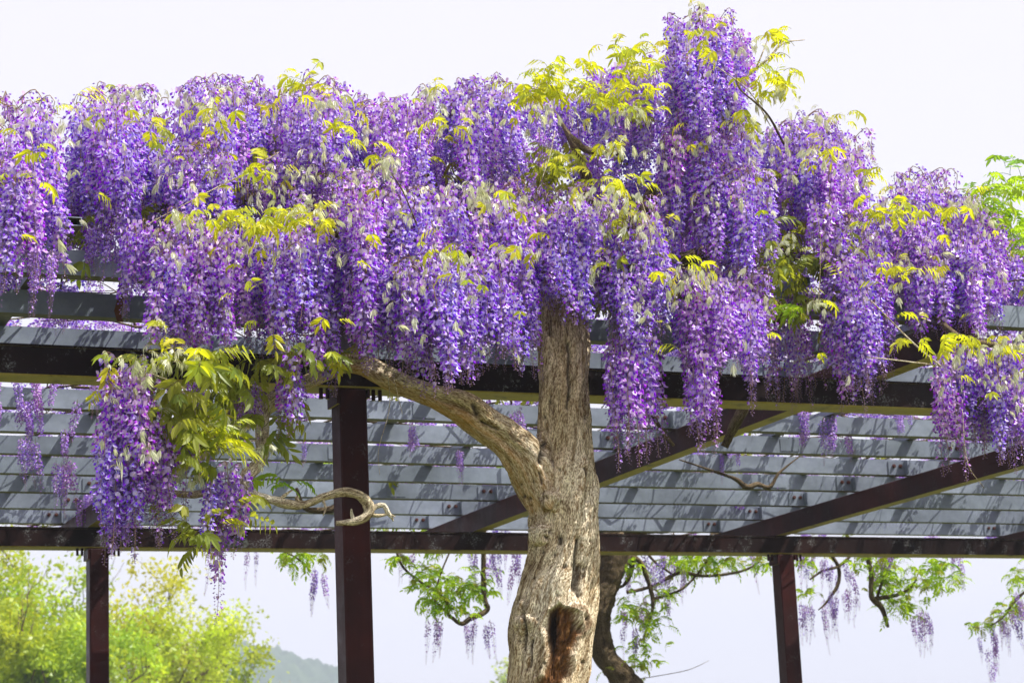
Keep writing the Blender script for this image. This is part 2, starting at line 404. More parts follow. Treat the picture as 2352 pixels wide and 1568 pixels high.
def build_pergola():
    for Y in (YF, YR):
        for X in XP:
            b = MB(); bevelled_box(b, (X, Y, 0), (X+PW, Y+PW, ZB-.004))
            post = link('post', b.mesh('post', PAINT_P), perg)
            post.location = -Vector(perg.location)
            for lo, hi in (((X-.014, Y-.008, ZB-.075), (X-.002, Y+PW+.008, ZB-.006)), ((X+PW+.002, Y-.008, ZB-.045), (X+PW+.012, Y+PW+.008, ZB-.006))):
                b = MB(); b.box(lo, hi); link('bracket', b.mesh('bracket', PAINT_P), post)
            for q in (-.075, -.045, .165, .195):
                b = MB(); b.tube([(X+q, Y+.03, ZB-.050), (X+q, Y+.03, ZB-.002)], .009, 6); link('bolt', b.mesh('bolt', PAINT_P), post)
    for Y in (YF, YR):
        b = MB(); bevelled_box(b, (-6, Y, ZB), (16, Y+.165, ZB+HB-.003))
        b.box((-6, Y-.004, ZB+HB-.012), (16, Y-.0005, ZB+HB-.002))
        o = link('main_beam', b.mesh('main_beam', PAINT), perg); o.location = -Vector(perg.location)
    xs = []
    for k in range(-1, 6): xs.append(2.944+2.60*k-(.0 if k != 1 else 0))
    xs = [2.944-5.084, 2.944-2.5, 2.944, 5.63, 8.03, 10.6, 13.11]
    for X in xs:
        b = MB(); bevelled_box(b, (X, 8.20, ZC), (X+.085, 15.45, ZC+HC-.003), .004)
        b.box((X-.012, 8.20, ZC-.0015), (X-.0005, 15.45, ZC+.006))
        o = link('cross_beam', b.mesh('cross_beam', PAINT_P), perg); o.location = -Vector(perg.location)
    ys0, dy = 7.8564*1.0765, .6264*1.0765
    for k in range(11):
        Y = ys0+k*dy; z = ZS+rng.normal(0, .002)
        # two lengths per row, joint staggered, channel section open to the rear
        jx = 4.2+rng.uniform(-1.2, 1.2)+(k % 2)*3.1
        for (x0, x1, dyy) in ((-6, jx, 0), (jx+.006, 16, .0)):
            b = MB(); th = .004; y = Y+dyy
            b.box((x0, y, z), (x1, y+th, z+HS))                     # web
            b.box((x0, y+th, z), (x1, y+.075, z+th))                # lower flange
            b.box((x0, y+th, z+HS-th), (x1, y+.045, z+HS))          # upper flange
            b.box((x0, y+.071, z+th), (x1, y+.075, z+th+.012))      # return lip
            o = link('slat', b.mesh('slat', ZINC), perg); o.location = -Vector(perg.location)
        # splice plate over the joint
        b = MB(); b.box((jx-.06, Y-.0035, z+.012), (jx+.07, Y-.0005, z+HS-.014))
        o = link('splice_plate', b.mesh('splice_plate', ZINC), perg); o.location = -Vector(perg.location)
        for X in xs[1:]:
            b = MB(); b.box((X-.135, Y-.006, z-.001), (X-.012, Y-.0005, z+HS-.012)); b.box((X-.014, Y-.05, z-.001), (X-.008, Y-.006, z+HS-.012))
            c = link('cleat', b.mesh('cleat', ZINC), perg); c.location = -Vector(perg.location)
            for q in (.045, .095):
                b = MB(); b.tube([(X-q, Y-.016, z+.058), (X-q, Y-.0062, z+.058)], .0135, 6)
                b.tube([(X-q, Y-.024, z+.058), (X-q, Y-.0162, z+.058)], .007, 6)
                link('bolt', b.mesh('bolt', RUST), c)
    # light channels lying across the slats
    zt = ZS+HS+.004
    P3 = at(150, 510, 8.15); x3 = P3[0]
    for i, X in enumerate(np.arange(x3-1.7, 14, .85)):
        X = X if i == 2 else X+rng.uniform(-.12, .12)
        y0 = 8.12 if i == 2 else 8.38+rng.uniform(-.1, .1)
        b = MB(); w, h, th = .058, .034, .003; z0 = zt
        for lo, hi in (((X, y0, z0), (X+w, 15.4, z0+th)), ((X, y0, z0+h-th), (X+w, 15.4, z0+h)),
                       ((X, y0, z0+th), (X+th, 15.4, z0+h-th)), ((X+w-th, y0, z0+th), (X+w, 15.4, z0+h-th))):
            b.box(lo, hi)
        o = link('purlin', b.mesh('purlin', ZINC), perg); o.location = -Vector(perg.location)
build_pergola()
def strap():
    b = MB(); q = [at(x, y, 8.95) for x, y in ((283, 640), (284, 665), (277, 690), (270, 715), (276, 738))]
    for i in range(4):
        a, c = q[i], q[i+1]; w = np.array([.019-.002*i, 0, 0]); d = np.array([0, .003, 0])
        b.add([a-w, a+w, c+w, c-w, a-w+d, a+w+d, c+w+d, c-w+d], [(0, 1, 2, 3), (7, 6, 5, 4), (0, 3, 7, 4), (1, 5, 6, 2)])
    o = link('rusty_strap', b.mesh('rusty_strap', simple('rust_brown', (.13, .045, .018), .8)), perg); o.location = -Vector(perg.location)
strap()

# ------------------------------------------------------------------ flower racemes
BLUE = np.array([.47, .35, .97]); PINK = np.array([.73, .39, .95]); KEEL = np.array([.28, .022, .90]); KEEL2 = np.array([.47, .03, .86])
SPOT = np.array([.86, .78, .50]); CAL = np.array([.30, .12, .20]); BUD = np.array([.30, .15, .68]); TIPB = np.array([.44, .30, .52])
PEDC = np.array([.42, .28, .26])

def add_flower(b, base, o, s, r, pinkness, wx=0.0):
    """base: end of the stalk; o: outward unit vector; s: size"""
    z = np.array([0, 0, 1.0]); side = np.cross(z, o); side /= np.linalg.norm(side)+1e-9
    up = np.cross(o, side)
    hood = r.random() < .62          # most standards fold back like an awning, the rest show their face
    tilt = r.uniform(-1.15, -.5) if hood else r.uniform(-.1, .5)
    n = o*math.cos(tilt)-up*math.sin(tilt); u = np.cross(n, side); u /= np.linalg.norm(u)      # banner plane
    w = r.uniform(.85, 1.15)*.0112*s; h = .0118*s
    c0 = base+o*.003*s
    if hood: u = -u if u[2] > 0 else u
    ctr = c0+u*h*(.75 if hood else .55)
    colB = (BLUE*(1-pinkness)+PINK*pinkness)*r.uniform(.8, 1.12); wh = r.uniform(.0, .34)+wx*r.uniform(.2, 1); colB = colB*(1-wh)+wh*np.array([.84, .78, .95])
    fold = r.uniform(.55, 1.0) if hood else r.uniform(.15, .5)
    ring = []
    for a in (-90, -25, 30, 90, 150, 205):
        ca, sa = math.cos(math.radians(a)), math.sin(math.radians(a))
        ring.append(ctr+side*w*ca*(.92 if hood else 1)+u*h*sa*(1.2 if (a == 90 and hood) else 1)-n*fold*w*abs(ca)**1.3-n*.12*w*sa)
    V = [ctr]+ring; C = [colB*1.1 if hood else (SPOT*.6+colB*.4 if r.random() < .8 else colB*1.15)]+[colB]*6
    C[1] = colB*.75
    b.add(V, [(0, i, i+1) for i in range(1, 6)]+[(0, 6, 1)], np.clip(C, 0, .95))
    # keel and wings: pointed body reaching out and down
    k0 = c0; dwn = (o*.75-up*r.uniform(.55, 1.0)); dwn /= np.linalg.norm(dwn); nn = np.cross(side, dwn)
    L = .0165*s; q = .0046*s; mid = k0+dwn*L*.55
    kc = (KEEL*(1-pinkness)+KEEL2*pinkness)*r.uniform(.8, 1.3)
    V = [k0, mid+side*q, mid+nn*q*1.3, mid-side*q, mid-nn*q*1.3, k0+dwn*L+nn*.0015*s]
    b.add(V, [(0, 1, 2), (0, 2, 3), (0, 3, 4), (0, 4, 1), (5, 2, 1), (5, 3, 2), (5, 4, 3), (5, 1, 4)], np.clip([kc*.8+CAL*.2]+[kc]*4+[kc*1.15], 0, 1))

def add_bud(b, base, o, s, r, t):
    z = np.array([0, 0, 1.0]); side = np.cross(z, o); side /= np.linalg.norm(side)+1e-9
    d = o-z*r.uniform(.2, .9); d /= np.linalg.norm(d); nn = np.cross(side, d)
    L = .014*s; q = .0034*s; mid = base+d*L*.6
    col = (BUD*(1-t)+TIPB*t)*r.uniform(.8, 1.3)
    V = [base, mid+side*q, mid+nn*q, mid-side*q, mid-nn*q, base+d*L]
    b.add(V, [(0, 1, 2), (0, 2, 3), (0, 3, 4), (0, 4, 1), (5, 2, 1), (5, 3, 2), (5, 4, 3), (5, 1, 4)], np.clip([CAL]+[col]*5, 0, 1))

def make_raceme(seed, L, n, openf, arch, pink, R=.032):
    """openf: share of the length with open flowers; arch: metres of arching stalk before it hangs"""
    r = random.Random(seed); b = MB()
    m = 14; pts = []
    sx, sy = r.uniform(-.03, .03), r.uniform(-.03, .03); ph = r.uniform(0, 6)
    if arch > 0:
        for i in range(5):
            a = i/5*math.pi/2*1.15
            pts.append((arch*(math.sin(a)-0), 0, arch*.8*(math.sin(a*1.7)*.6)))
        x0 = pts[-1][0]+.006; z0 = pts[-1][2]-.02
    else: x0 = z0 = 0
    for i in range(m):
        t = i/(m-1); pts.append((x0+sx*t+.006*math.sin(ph+t*5), sy*t+.006*math.cos(ph*2+t*6), z0-L*t))
    pts = np.array(pts); k = len(pts)
    b.tube(pts, np.linspace(.0021, .0008, k), 4, (.40, .26, .16), False)
    seg = np.linalg.norm(np.diff(pts, axis=0), axis=1); cum = np.concatenate([[0], np.cumsum(seg)])
    t0 = .05 if arch == 0 else .12
    for i in range(n):
        t = t0+(1-t0)*((i+r.uniform(-.4, .4)+.5)/n)**.96; t = min(max(t, 0), .995)
        P = np.array([np.interp(t*cum[-1], cum, pts[:, j]) for j in range(3)])
        a = i*2.39996+r.uniform(-.4, .4)
        grow = 1.0 if t < openf else max(.22, 1-(t-openf)/(1-openf+1e-6)*.85)
        tp = 1-.42*max(0, t-.22)/.78; grow *= tp
        if t < .12: grow *= .55+.45*t/.12
        dr = r.uniform(-.55, .25)
        o = np.array([math.cos(a), math.sin(a), 0]); d = o+np.array([0, 0, dr]); d /= np.linalg.norm(d)
        pl = R*grow*r.uniform(.6, 1.1)
        e = P+d*pl+np.array([0, 0, -.15*pl])
        w = .0006; sd = np.array([-o[1], o[0], 0])*w
        b.add([P-sd, P+sd, e], [(0, 1, 2)], PEDC*r.uniform(.7, 1.2))
        pk = min(1, max(0, pink+r.gauss(0, .22)))
        if t < openf or r.random() < .25*(1-t): add_flower(b, e, o, (.68+.31*grow)*r.uniform(.85, 1.15), r, pk, max(0, .5-t*1.6) if arch else max(0, .25-t))  # upper petals whiter: pale young crest plus sunlight painted into the colour
        else: add_bud(b, e, o, .55+.65*grow, r, (t-openf)/(1-openf+1e-6))
    return b.mesh('raceme', PETAL)

PROTO = []      # (mesh, length, kind)
def protos():
    s = 100
    for tint in (0, 1):
        pk = .14 if tint == 0 else .62
        for L in (.26, .32): PROTO.append((make_raceme(s, L, int(L*235), .8, .05, pk+.1), L, 'arch', tint)); s += 1
        for L in (.30, .37, .43): PROTO.append((make_raceme(s, L, int(L*240), .80, 0, pk), L, 'full', tint)); s += 1
        for L in (.40, .50): PROTO.append((make_raceme(s, L, int(L*215), .60, 0, pk), L, 'tail', tint)); s += 1
    for L in (.48, .56): PROTO.append((make_raceme(s, L, int(L*180), .35, 0, .55), L, 'sparse', 2)); s += 1
    for L in (.10, .13, .16): PROTO.append((make_raceme(s, L, int(L*190), .15, .07, .55, .020), L, 'bud', 2)); s += 1
protos()
KINDS = {k: [i for i, p in enumerate(PROTO) if p[2] == k] for k in ('arch', 'full', 'tail', 'sparse', 'bud')}
TK = {(k, t): [i for i, p in enumerate(PROTO) if p[2] == k and p[3] in (t, 2)] for k in KINDS for t in (0, 1)}

# ------------------------------------------------------------------ leaves
def make_leaf(seed, kind, mtl):
    r = random.Random(seed); b = MB()
    P = {'yellow': (.11, 4, .050, .0150, .55, .9), 'silver': (.055, 4, .036, .0075, 1.6, .6), 'green': (.15, 5, .052, .018, .85, 1.0), 'lime': (.17, 5, .050, .018, .4, 1.0)}[kind]
    rl, pairs, ll, lw, droop, spread = P; rl *= r.uniform(.8, 1.15)
    n = 9; pts = []; ang = r.uniform(.5, 1.0); x = z = 0.0
    for i in range(n):
        pts.append((x, 0, z)); st = rl/(n-1); x += st*math.cos(ang); z += st*math.sin(ang); ang -= (.24 if kind != 'silver' else .34)*r.uniform(.7, 1.2)
    pts = np.array(pts); b.tube(pts, np.linspace(.0016, .0006, n), 3, (.6, .55, .4) if kind != 'silver' else (.9, .8, .7), False)
    cnt = pairs*2+1
    for i in range(cnt):
        tip = i == cnt-1; t = 1.0 if tip else .30+.66*(i//2)/pairs; sgn = 0 if tip else (1 if i % 2 else -1)
        f = t*(n-1); k = min(int(f), n-2); p = pts[k]+(pts[k+1]-pts[k])*(f-k); T = pts[k+1]-pts[k]; T /= np.linalg.norm(T)
        d = T*(1 if tip else .55)+np.array([0, sgn*spread*r.uniform(.8, 1.2), 0])+np.array([0, 0, -droop*r.uniform(.5, 1.4)])
        d /= np.linalg.norm(d); side = np.cross(d, T+np.array([.01, 0, .4])); side /= np.linalg.norm(side)+1e-9; nn = np.cross(side, d)
        l = ll*r.uniform(.75, 1.1)*(1-.25*abs(t-.6)); w = lw*.5*r.uniform(.85, 1.15)
        base = p+d*.003; c = np.array([1, 1, 1])*r.uniform(.75, 1.15)
        g = np.array([0, 0, -1.0])*l*(.16+.25*droop*.5)
        fo = r.uniform(.15, .5)
        V = [base]
        for (u, ww, gg) in ((.30, 1.0, .18), (.65, .85, .55)):
            cc = base+d*l*u+g*gg
            V += [cc+side*w*ww+nn*w*fo, cc, cc-side*w*ww+nn*w*fo]
        V.append(base+d*l+g)
        b.add(V, [(0, 1, 2), (0, 2, 3), (1, 4, 5, 2), (2, 5, 6, 3), (4, 7, 5), (5, 7, 6)], c)
    return b.mesh('leaf', mtl)
LEAF = {'yellow': [make_leaf(i, 'yellow', LEAF_Y) for i in range(6)], 'silver': [make_leaf(20+i, 'silver', LEAF_S) for i in range(5)],
        'green': [make_leaf(40+i, 'green', LEAF_G) for i in range(5)], 'lime': [make_leaf(60+i, 'lime', LEAF_L) for i in range(5)]}
LIDX = {}; LMESH = []
for k, ms in LEAF.items():
    LIDX[k] = list(range(len(LMESH), len(LMESH)+len(ms))); LMESH += ms

# ------------------------------------------------------------------ scatter as one mass (geometry nodes)
def unlinked_collection(name, meshes):
    c = bpy.data.collections.new(name)
    for i, me in enumerate(meshes):
        o = bpy.data.objects.new('%s_%02d' % (name, i), me); c.objects.link(o)
    return c
C_RAC = unlinked_collection('raceme_kind', [p[0] for p in PROTO]); C_LEAF = unlinked_collection('leaf_kind', LMESH)
def mass(name, items, coll, parent, mtl):
    """items: (location, euler, scale, index)"""
    if not items: return None
    me = bpy.data.meshes.new(name)
    org = Vector(parent.location) if parent is not None else Vector((0, 0, 0))
    me.from_pydata([tuple(Vector(i[0])-org) for i in items], [], [])
    for nm, ty, k in (('rot', 'FLOAT_VECTOR', 1), ('scl', 'FLOAT', 2), ('idx', 'INT', 3)):
        a = me.attributes.new(nm, ty, 'POINT')
        if ty == 'FLOAT_VECTOR': a.data.foreach_set('vector', np.array([i[k] for i in items], float).ravel())
        else: a.data.foreach_set('value', [i[k] for i in items])
    me.materials.append(mtl)
    o = link(name, me, parent); o.location = (0, 0, 0); o['kind'] = 'stuff'
    g = bpy.data.node_groups.new(name, 'GeometryNodeTree')
    g.interface.new_socket('Geometry', in_out='INPUT', socket_type='NodeSocketGeometry')
    g.interface.new_socket('Geometry', in_out='OUTPUT', socket_type='NodeSocketGeometry')
    gi = g.nodes.new('NodeGroupInput'); go = g.nodes.new('NodeGroupOutput')
    m2p = g.nodes.new('GeometryNodeMeshToPoints'); iop = g.nodes.new('GeometryNodeInstanceOnPoints'); ci = g.nodes.new('GeometryNodeCollectionInfo')
    ci.inputs[0].default_value = coll; ci.inputs['Separate Children'].default_value = True; ci.inputs['Reset Children'].default_value = True
    def attr(nm, ty):
        n = g.nodes.new('GeometryNodeInputNamedAttribute'); n.data_type = ty; n.inputs[0].default_value = nm; return n.outputs['Attribute']
    iop.inputs['Pick Instance'].default_value = True
    e2r = g.nodes.new('FunctionNodeEulerToRotation')
    L = g.links.new
    L(gi.outputs[0], m2p.inputs[0]); L(m2p.outputs[0], iop.inputs['Points']); L(ci.outputs[0], iop.inputs['Instance'])
    L(attr('idx', 'INT'), iop.inputs['Instance Index']); L(attr('rot', 'FLOAT_VECTOR'), e2r.inputs[0]); L(e2r.outputs[0], iop.inputs['Rotation'])
    L(attr('scl', 'FLOAT'), iop.inputs['Scale']); L(iop.outputs[0], go.inputs[0])
    md = o.modifiers.new('scatter', 'NODES'); md.node_group = g
    return o

# ------------------------------------------------------------------ wood
def attr_bark(me, coords, col=None):
    a = me.attributes.new('bark', 'FLOAT_VECTOR', 'POINT'); a.data.foreach_set('vector', np.asarray(coords, float).ravel())
    if col is not None:
        ca = me.color_attributes.get('col') or me.color_attributes.new('col', 'FLOAT_COLOR', 'POINT')
        c4 = np.ones((len(coords), 4)); c4[:, :3] = col; ca.data.foreach_set('color', c4.ravel())

def limb(name, ctrl, parent, mtl=None, n=None, sides=12, rough=.10, orange=0.0, knots=0, seed=0):
    """woody limb through control rows (x, y, z, radius), knobbly surface"""
    c = np.asarray(ctrl, float)
    ln = np.linalg.norm(np.diff(c[:, :3], axis=0), axis=1).sum()
    n = n or int(max(8, min(260, ln/.012)))
    p = spline(c, n); rad = np.maximum(p[:, 3], .0008)
    b = MB(); b.tube(p[:, :3], rad, sides)
    me = b.mesh(name, mtl or BARK, True)
    V = np.concatenate(b.v); ii = np.repeat(np.arange(n), sides); cen = p[ii, :3]; dl = V-cen; R = rad[ii]
    s = np.concatenate([[0], np.cumsum(np.linalg.norm(np.diff(p[:, :3], axis=0), axis=1))])[ii]
    th = np.tile(np.arange(sides)*2*math.pi/sides, n)
    bc = np.stack([np.cos(th)*R, np.sin(th)*R, s], 1)+seed*3.1
    d = fbm(bc*np.array([1/.02, 1/.02, 1/.05]), 3)*rough*1.5+noise3(bc*np.array([9, 9, 7.0]))*rough*1.5
    V2 = cen+dl*(1+d)[:, None]
    me.vertices.foreach_set('co', V2.ravel())
    under = np.clip(-dl[:, 2]/(R+1e-9), 0, 1)*orange
    col = np.stack([under*0, under, np.clip((-d-.12*rough/.1)*3, 0, .8)], 1)
    attr_bark(me, bc*2.0, col); me.update()
    o = link(name, me, parent)
    if parent is not None: o.location = -Vector(parent.location)
    return o

def px(pts, mpp=None):
    """photo rows (x, y, Y, radius in photo px) -> world rows"""
    rows = []
    for (x, y, Y, r) in pts:
        P = at(x, y, Y); dist = (P-CAM)@FWD; rows.append((*P, r*dist/FPX))
    return rows

TY = 8.15       # distance line on which the main trunk stands
tb = at(1262, 1568, TY); 
vine = empty('wisteria_vine', (tb[0], TY, 0), 'old wisteria with pale gnarled trunk and violet flower curtains on the front beam', 'wisteria')

def build_trunk():
    ground_pt = at(1262, 1568, TY)
    main = px([(1250, 1830, TY, 112), (1252, 1700, TY, 102), (1258, 1568, TY, 90), (1269, 1484, TY, 95), (1277, 1384, TY, 93), (1290, 1309, TY, 84), (1294, 1234, TY, 80),
               (1292, 1164, TY, 78), (1297, 1090, TY, 70), (1303, 1034, TY, 57), (1297, 934, TY+.02, 58), (1300, 859, TY+.04, 54),
               (1298, 784, TY+.07, 58), (1290, 700, TY+.15, 50), (1300, 620, TY+.3, 40), (1340, 540, TY+.42, 30)])
    P0 = main[0]
    main = [(P0[0]-.02, TY, -.05, .27), (P0[0]-.01, TY, .25, .215)]+main
    br = px([(1268, 1180, TY, 48), (1236, 1110, TY, 52), (1205, 1048, TY-.02, 50), (1155, 1000, TY-.03, 40), (1118, 976, TY-.03, 38), (1064, 934, TY-.02, 38), (1005, 911, TY, 31),
             (944, 891, TY+.02, 27), (884, 864, TY+.05, 24), (834, 838, TY+.1, 20), (780, 838, TY+.12, 18), (720, 868, TY+.1, 16), (660, 895, TY+.02, 15)])
    rb = px([(1318, 1080, TY, 34), (1330, 1010, TY-.01, 26), (1332, 930, TY, 25), (1330, 860, TY+.02, 24), (1334, 790, TY+.05, 24)])
    lb = px([(1262, 1090, TY, 30), (1270, 1010, TY-.02, 34), (1270, 930, TY-.01, 36), (1272, 860, TY+.01, 32), (1268, 790, TY+.05, 34)])
    bm = MB(); skel = []
    # burls and swellings seen on the trunk
    for (x, y, r, dy) in ((1222, 1430, 40, -.05), (1318, 1392, 46, -.05), (1295, 1392, 34, -.08), (1338, 1330, 30, -.03), (1244, 1225, 34, -.06), (1212, 1395, 26, -.04), (1330, 1470, 34, -.06), (1110, 955, 30, -.04), (1330, 1160, 34, -.07), (1270, 1150, 34, -.09)):
        q = px([(x, y-14, TY+dy, r*.8), (x, y, TY+dy, r), (x, y+24, TY+dy, r*.75)]); a = spline(q, 8)
        bm.tube(a[:, :3], a[:, 3], 14)
    for i, c in enumerate((main, br, rb, lb)):
        p = spline(c, 160 if i == 0 else 110); skel.append(p)
        bm.tube(p[:, :3], p[:, 3], 22)
    me = bm.mesh('trunk_source', None); o = bpy.data.objects.new('trunk_source', me); COL.objects.link(o)
    md = o.modifiers.new('r', 'REMESH'); md.mode = 'VOXEL'; md.voxel_size = .0062; md.use_smooth_shade = True
    sm = o.modifiers.new('s', 'SMOOTH'); sm.iterations = 9; sm.factor = .6
    dg = bpy.context.evaluated_depsgraph_get(); me2 = bpy.data.meshes.new_from_object(o.evaluated_get(dg))
    bpy.data.objects.remove(o); bpy.data.meshes.remove(me)
    nv = len(me2.vertices); V = np.empty(nv*3); me2.vertices.foreach_get('co', V); V = V.reshape(-1, 3)
    Nn = np.empty(nv*3); me2.vertices.foreach_get('normal', Nn); Nn = Nn.reshape(-1, 3)
    # bark coordinates from the two main skeletons (trunk and branch), blended near the fork
    def coords(p):
        best = np.full(nv, 1e9); idx = np.zeros(nv, int)
        for i in range(len(p)):
            d = ((V-p[i, :3])**2).sum(1)-p[i, 3]**2*.6
            k = d < best; best[k] = d[k]; idx[k] = i
        s = np.concatenate([[0], np.cumsum(np.linalg.norm(np.diff(p[:, :3], axis=0), axis=1))])
        T = np.gradient(p[:, :3], axis=0); T /= np.linalg.norm(T, axis=1)[:, None]
        dl = V-p[idx, :3]; al = (dl*T[idx]).sum(1)
        side = np.cross(T[idx], np.array([0, -1.0, 0])); side /= np.linalg.norm(side, axis=1)[:, None]; fr = np.cross(side, T[idx])
        return best, np.stack([(dl*side).sum(1), (dl*fr).sum(1), s[idx]+al], 1)
    b0, c0 = coords(skel[0]); b1, c1 = coords(skel[1])
    isb = b1 < b0-.0004
    bc = np.where(isb[:, None], c1+np.array([3.0, 0, 0]), c0)
    # twist of the old stem
    tw = c0[:, 2]*1.1; x, y = bc[:, 0].copy(), bc[:, 1].copy()
    bc[:, 0] = np.where(isb, x, x*np.cos(tw)-y*np.sin(tw)); bc[:, 1] = np.where(isb, y, x*np.sin(tw)+y*np.cos(tw))
    fl = fbm(bc*np.array([22, 22, 2.6]), 3); rid = 1-np.abs(noise3(bc*np.array([34, 34, 4.5])+5))*2.2
    fib = fbm(bc*np.array([110, 110, 9]), 3)
    lump = noise3(bc*np.array([9, 9, 5.0])+9)
    disp = fl*.013+lump*.012+noise3(bc*np.array([13, 13, 1.5])+21)*.020+np.clip(rid, -1, 1)*.0035+fib*.0030
    crack = np.clip((noise3(bc*np.array([26, 26, 2.0])+31)-.42)*5, 0, 1)
    disp -= crack*.010
    PX, PY = photo(V); front = np.clip(-(Nn@FWD)*2.5, 0, 1)
    cr = crack*.45; rot = np.zeros(nv); org = np.zeros(nv)
    # marks seen on the trunk face: splits, holes, knots, shade painted into the fork
    def seg(x0, y0, x1, y1, w):
        dx, dy = x1-x0, y1-y0; t = np.clip(((PX-x0)*dx+(PY-y0)*dy)/(dx*dx+dy*dy), 0, 1)
        wob = 5*np.sin(PY*.09)+3*np.sin(PY*.031+2)
        return np.hypot(PX+wob*.4-x0-t*dx, PY-y0-t*dy)/w
    for a in ((1306, 790, 1305, 910, 5), (1307, 905, 1303, 935, 4), (1246, 1015, 1245, 1060, 6), (1325, 1240, 1322, 1350, 6), (1332, 1300, 1330, 1365, 7), (1206, 1410, 1204, 1490, 4), (1105, 968, 1145, 985, 4),
              (1088, 930, 1094, 950, 6), (1286, 1235, 1286, 1245, 7), (1253, 1233, 1256, 1236, 4), (1327, 1430, 1318, 1480, 4), (1222, 1470, 1216, 1530, 3.5), (1238, 1085, 1242, 1110, 3), (1340, 1075, 1346, 1150, 3)):
        q = np.exp(-seg(*a)**2)*front; disp -= q*.018; cr = np.maximum(cr, np.clip(q*1.4-.35, 0, .85))
    for _ in range(46):
        x = rng.uniform(1190, 1365); yv = rng.uniform(850, 1560); q = np.exp(-(np.hypot(PX-x, (PY-yv)*.7)/rng.uniform(2, 3.6))**2)*front
        disp -= q*.010; cr = np.maximum(cr, q*.9)
    # rotten hollow near the base with its rolled lip, the cavity's shade painted near black
    hx = 1288+14*np.sin((PY-1400)*.02)-.10*(PY-1400); hw = np.interp(PY, [1385, 1405, 1450, 1500, 1568, 1700], [4, 34, 40, 30, 34, 20])
    hw = hw*(1+.30*fbm(V*11, 3))
    q = np.hypot(np.maximum(np.abs(PX-hx)-hw*.45, 0)/(hw*.55), np.maximum(1402-PY, 0)/16); hol = np.clip(1.25-q, 0, 1)*front*(PY > 1380)
    hol = hol*hol*(3-2*hol)
    deep = np.exp(-(np.hypot((PX-1268-.02*(PY-1440))/17, (PY-1450)/62))**2)*front
    disp -= hol*(.034+.030*np.abs(noise3(V*np.array([45, 45, 16])))+.014*fbm(V*np.array([120, 120, 50]), 2))+deep*.06*hol
    rot = np.clip(hol*1.6, 0, 1); cr = np.maximum(cr*(1-hol*.6), np.clip(deep*1.2*hol, 0, .95))
    lip = np.exp(-((q-1.45)/.28)**2)*front*(PY > 1360); disp += lip*.010*(.6+.4*np.clip(fbm(V*9+3, 2)+.6, 0, 1))
    ring = np.hypot((PX-1325)/34, (PY-1425)/40); sp = np.exp(-((ring-.85)/.22)**2)*front; disp += sp*.012; rot = np.maximum(rot, sp*.55*(ring < .95))
    under = np.clip((-Nn[:, 2])*1.3, 0, 1)
    org = np.where(isb, .30+under*1.4, .22+under*.3)*(.5+.5*np.clip(fl+.5, 0, 1))
    org = np.maximum(org, np.clip(.55-np.hypot((PX-1245)/70, (PY-1110)/120)*.5, 0, .5)*front)
    V2 = V+Nn*disp[:, None]; me2.vertices.foreach_set('co', V2.ravel())
    me2.materials.clear(); me2.materials.append(BARK); me2.name = 'trunk'
    me2.polygons.foreach_set('use_smooth', [True]*len(me2.polygons))
    for a in list(me2.attributes):
        if a.name in ('bark', 'col'): me2.attributes.remove(a)
    attr_bark(me2, bc, np.stack([rot, np.clip(org, 0, .9), np.clip(cr, 0, 1)], 1)); me2.update()
    o = link('trunk', me2, vine); o.location = -Vector(vine.location)
    return o
build_trunk()

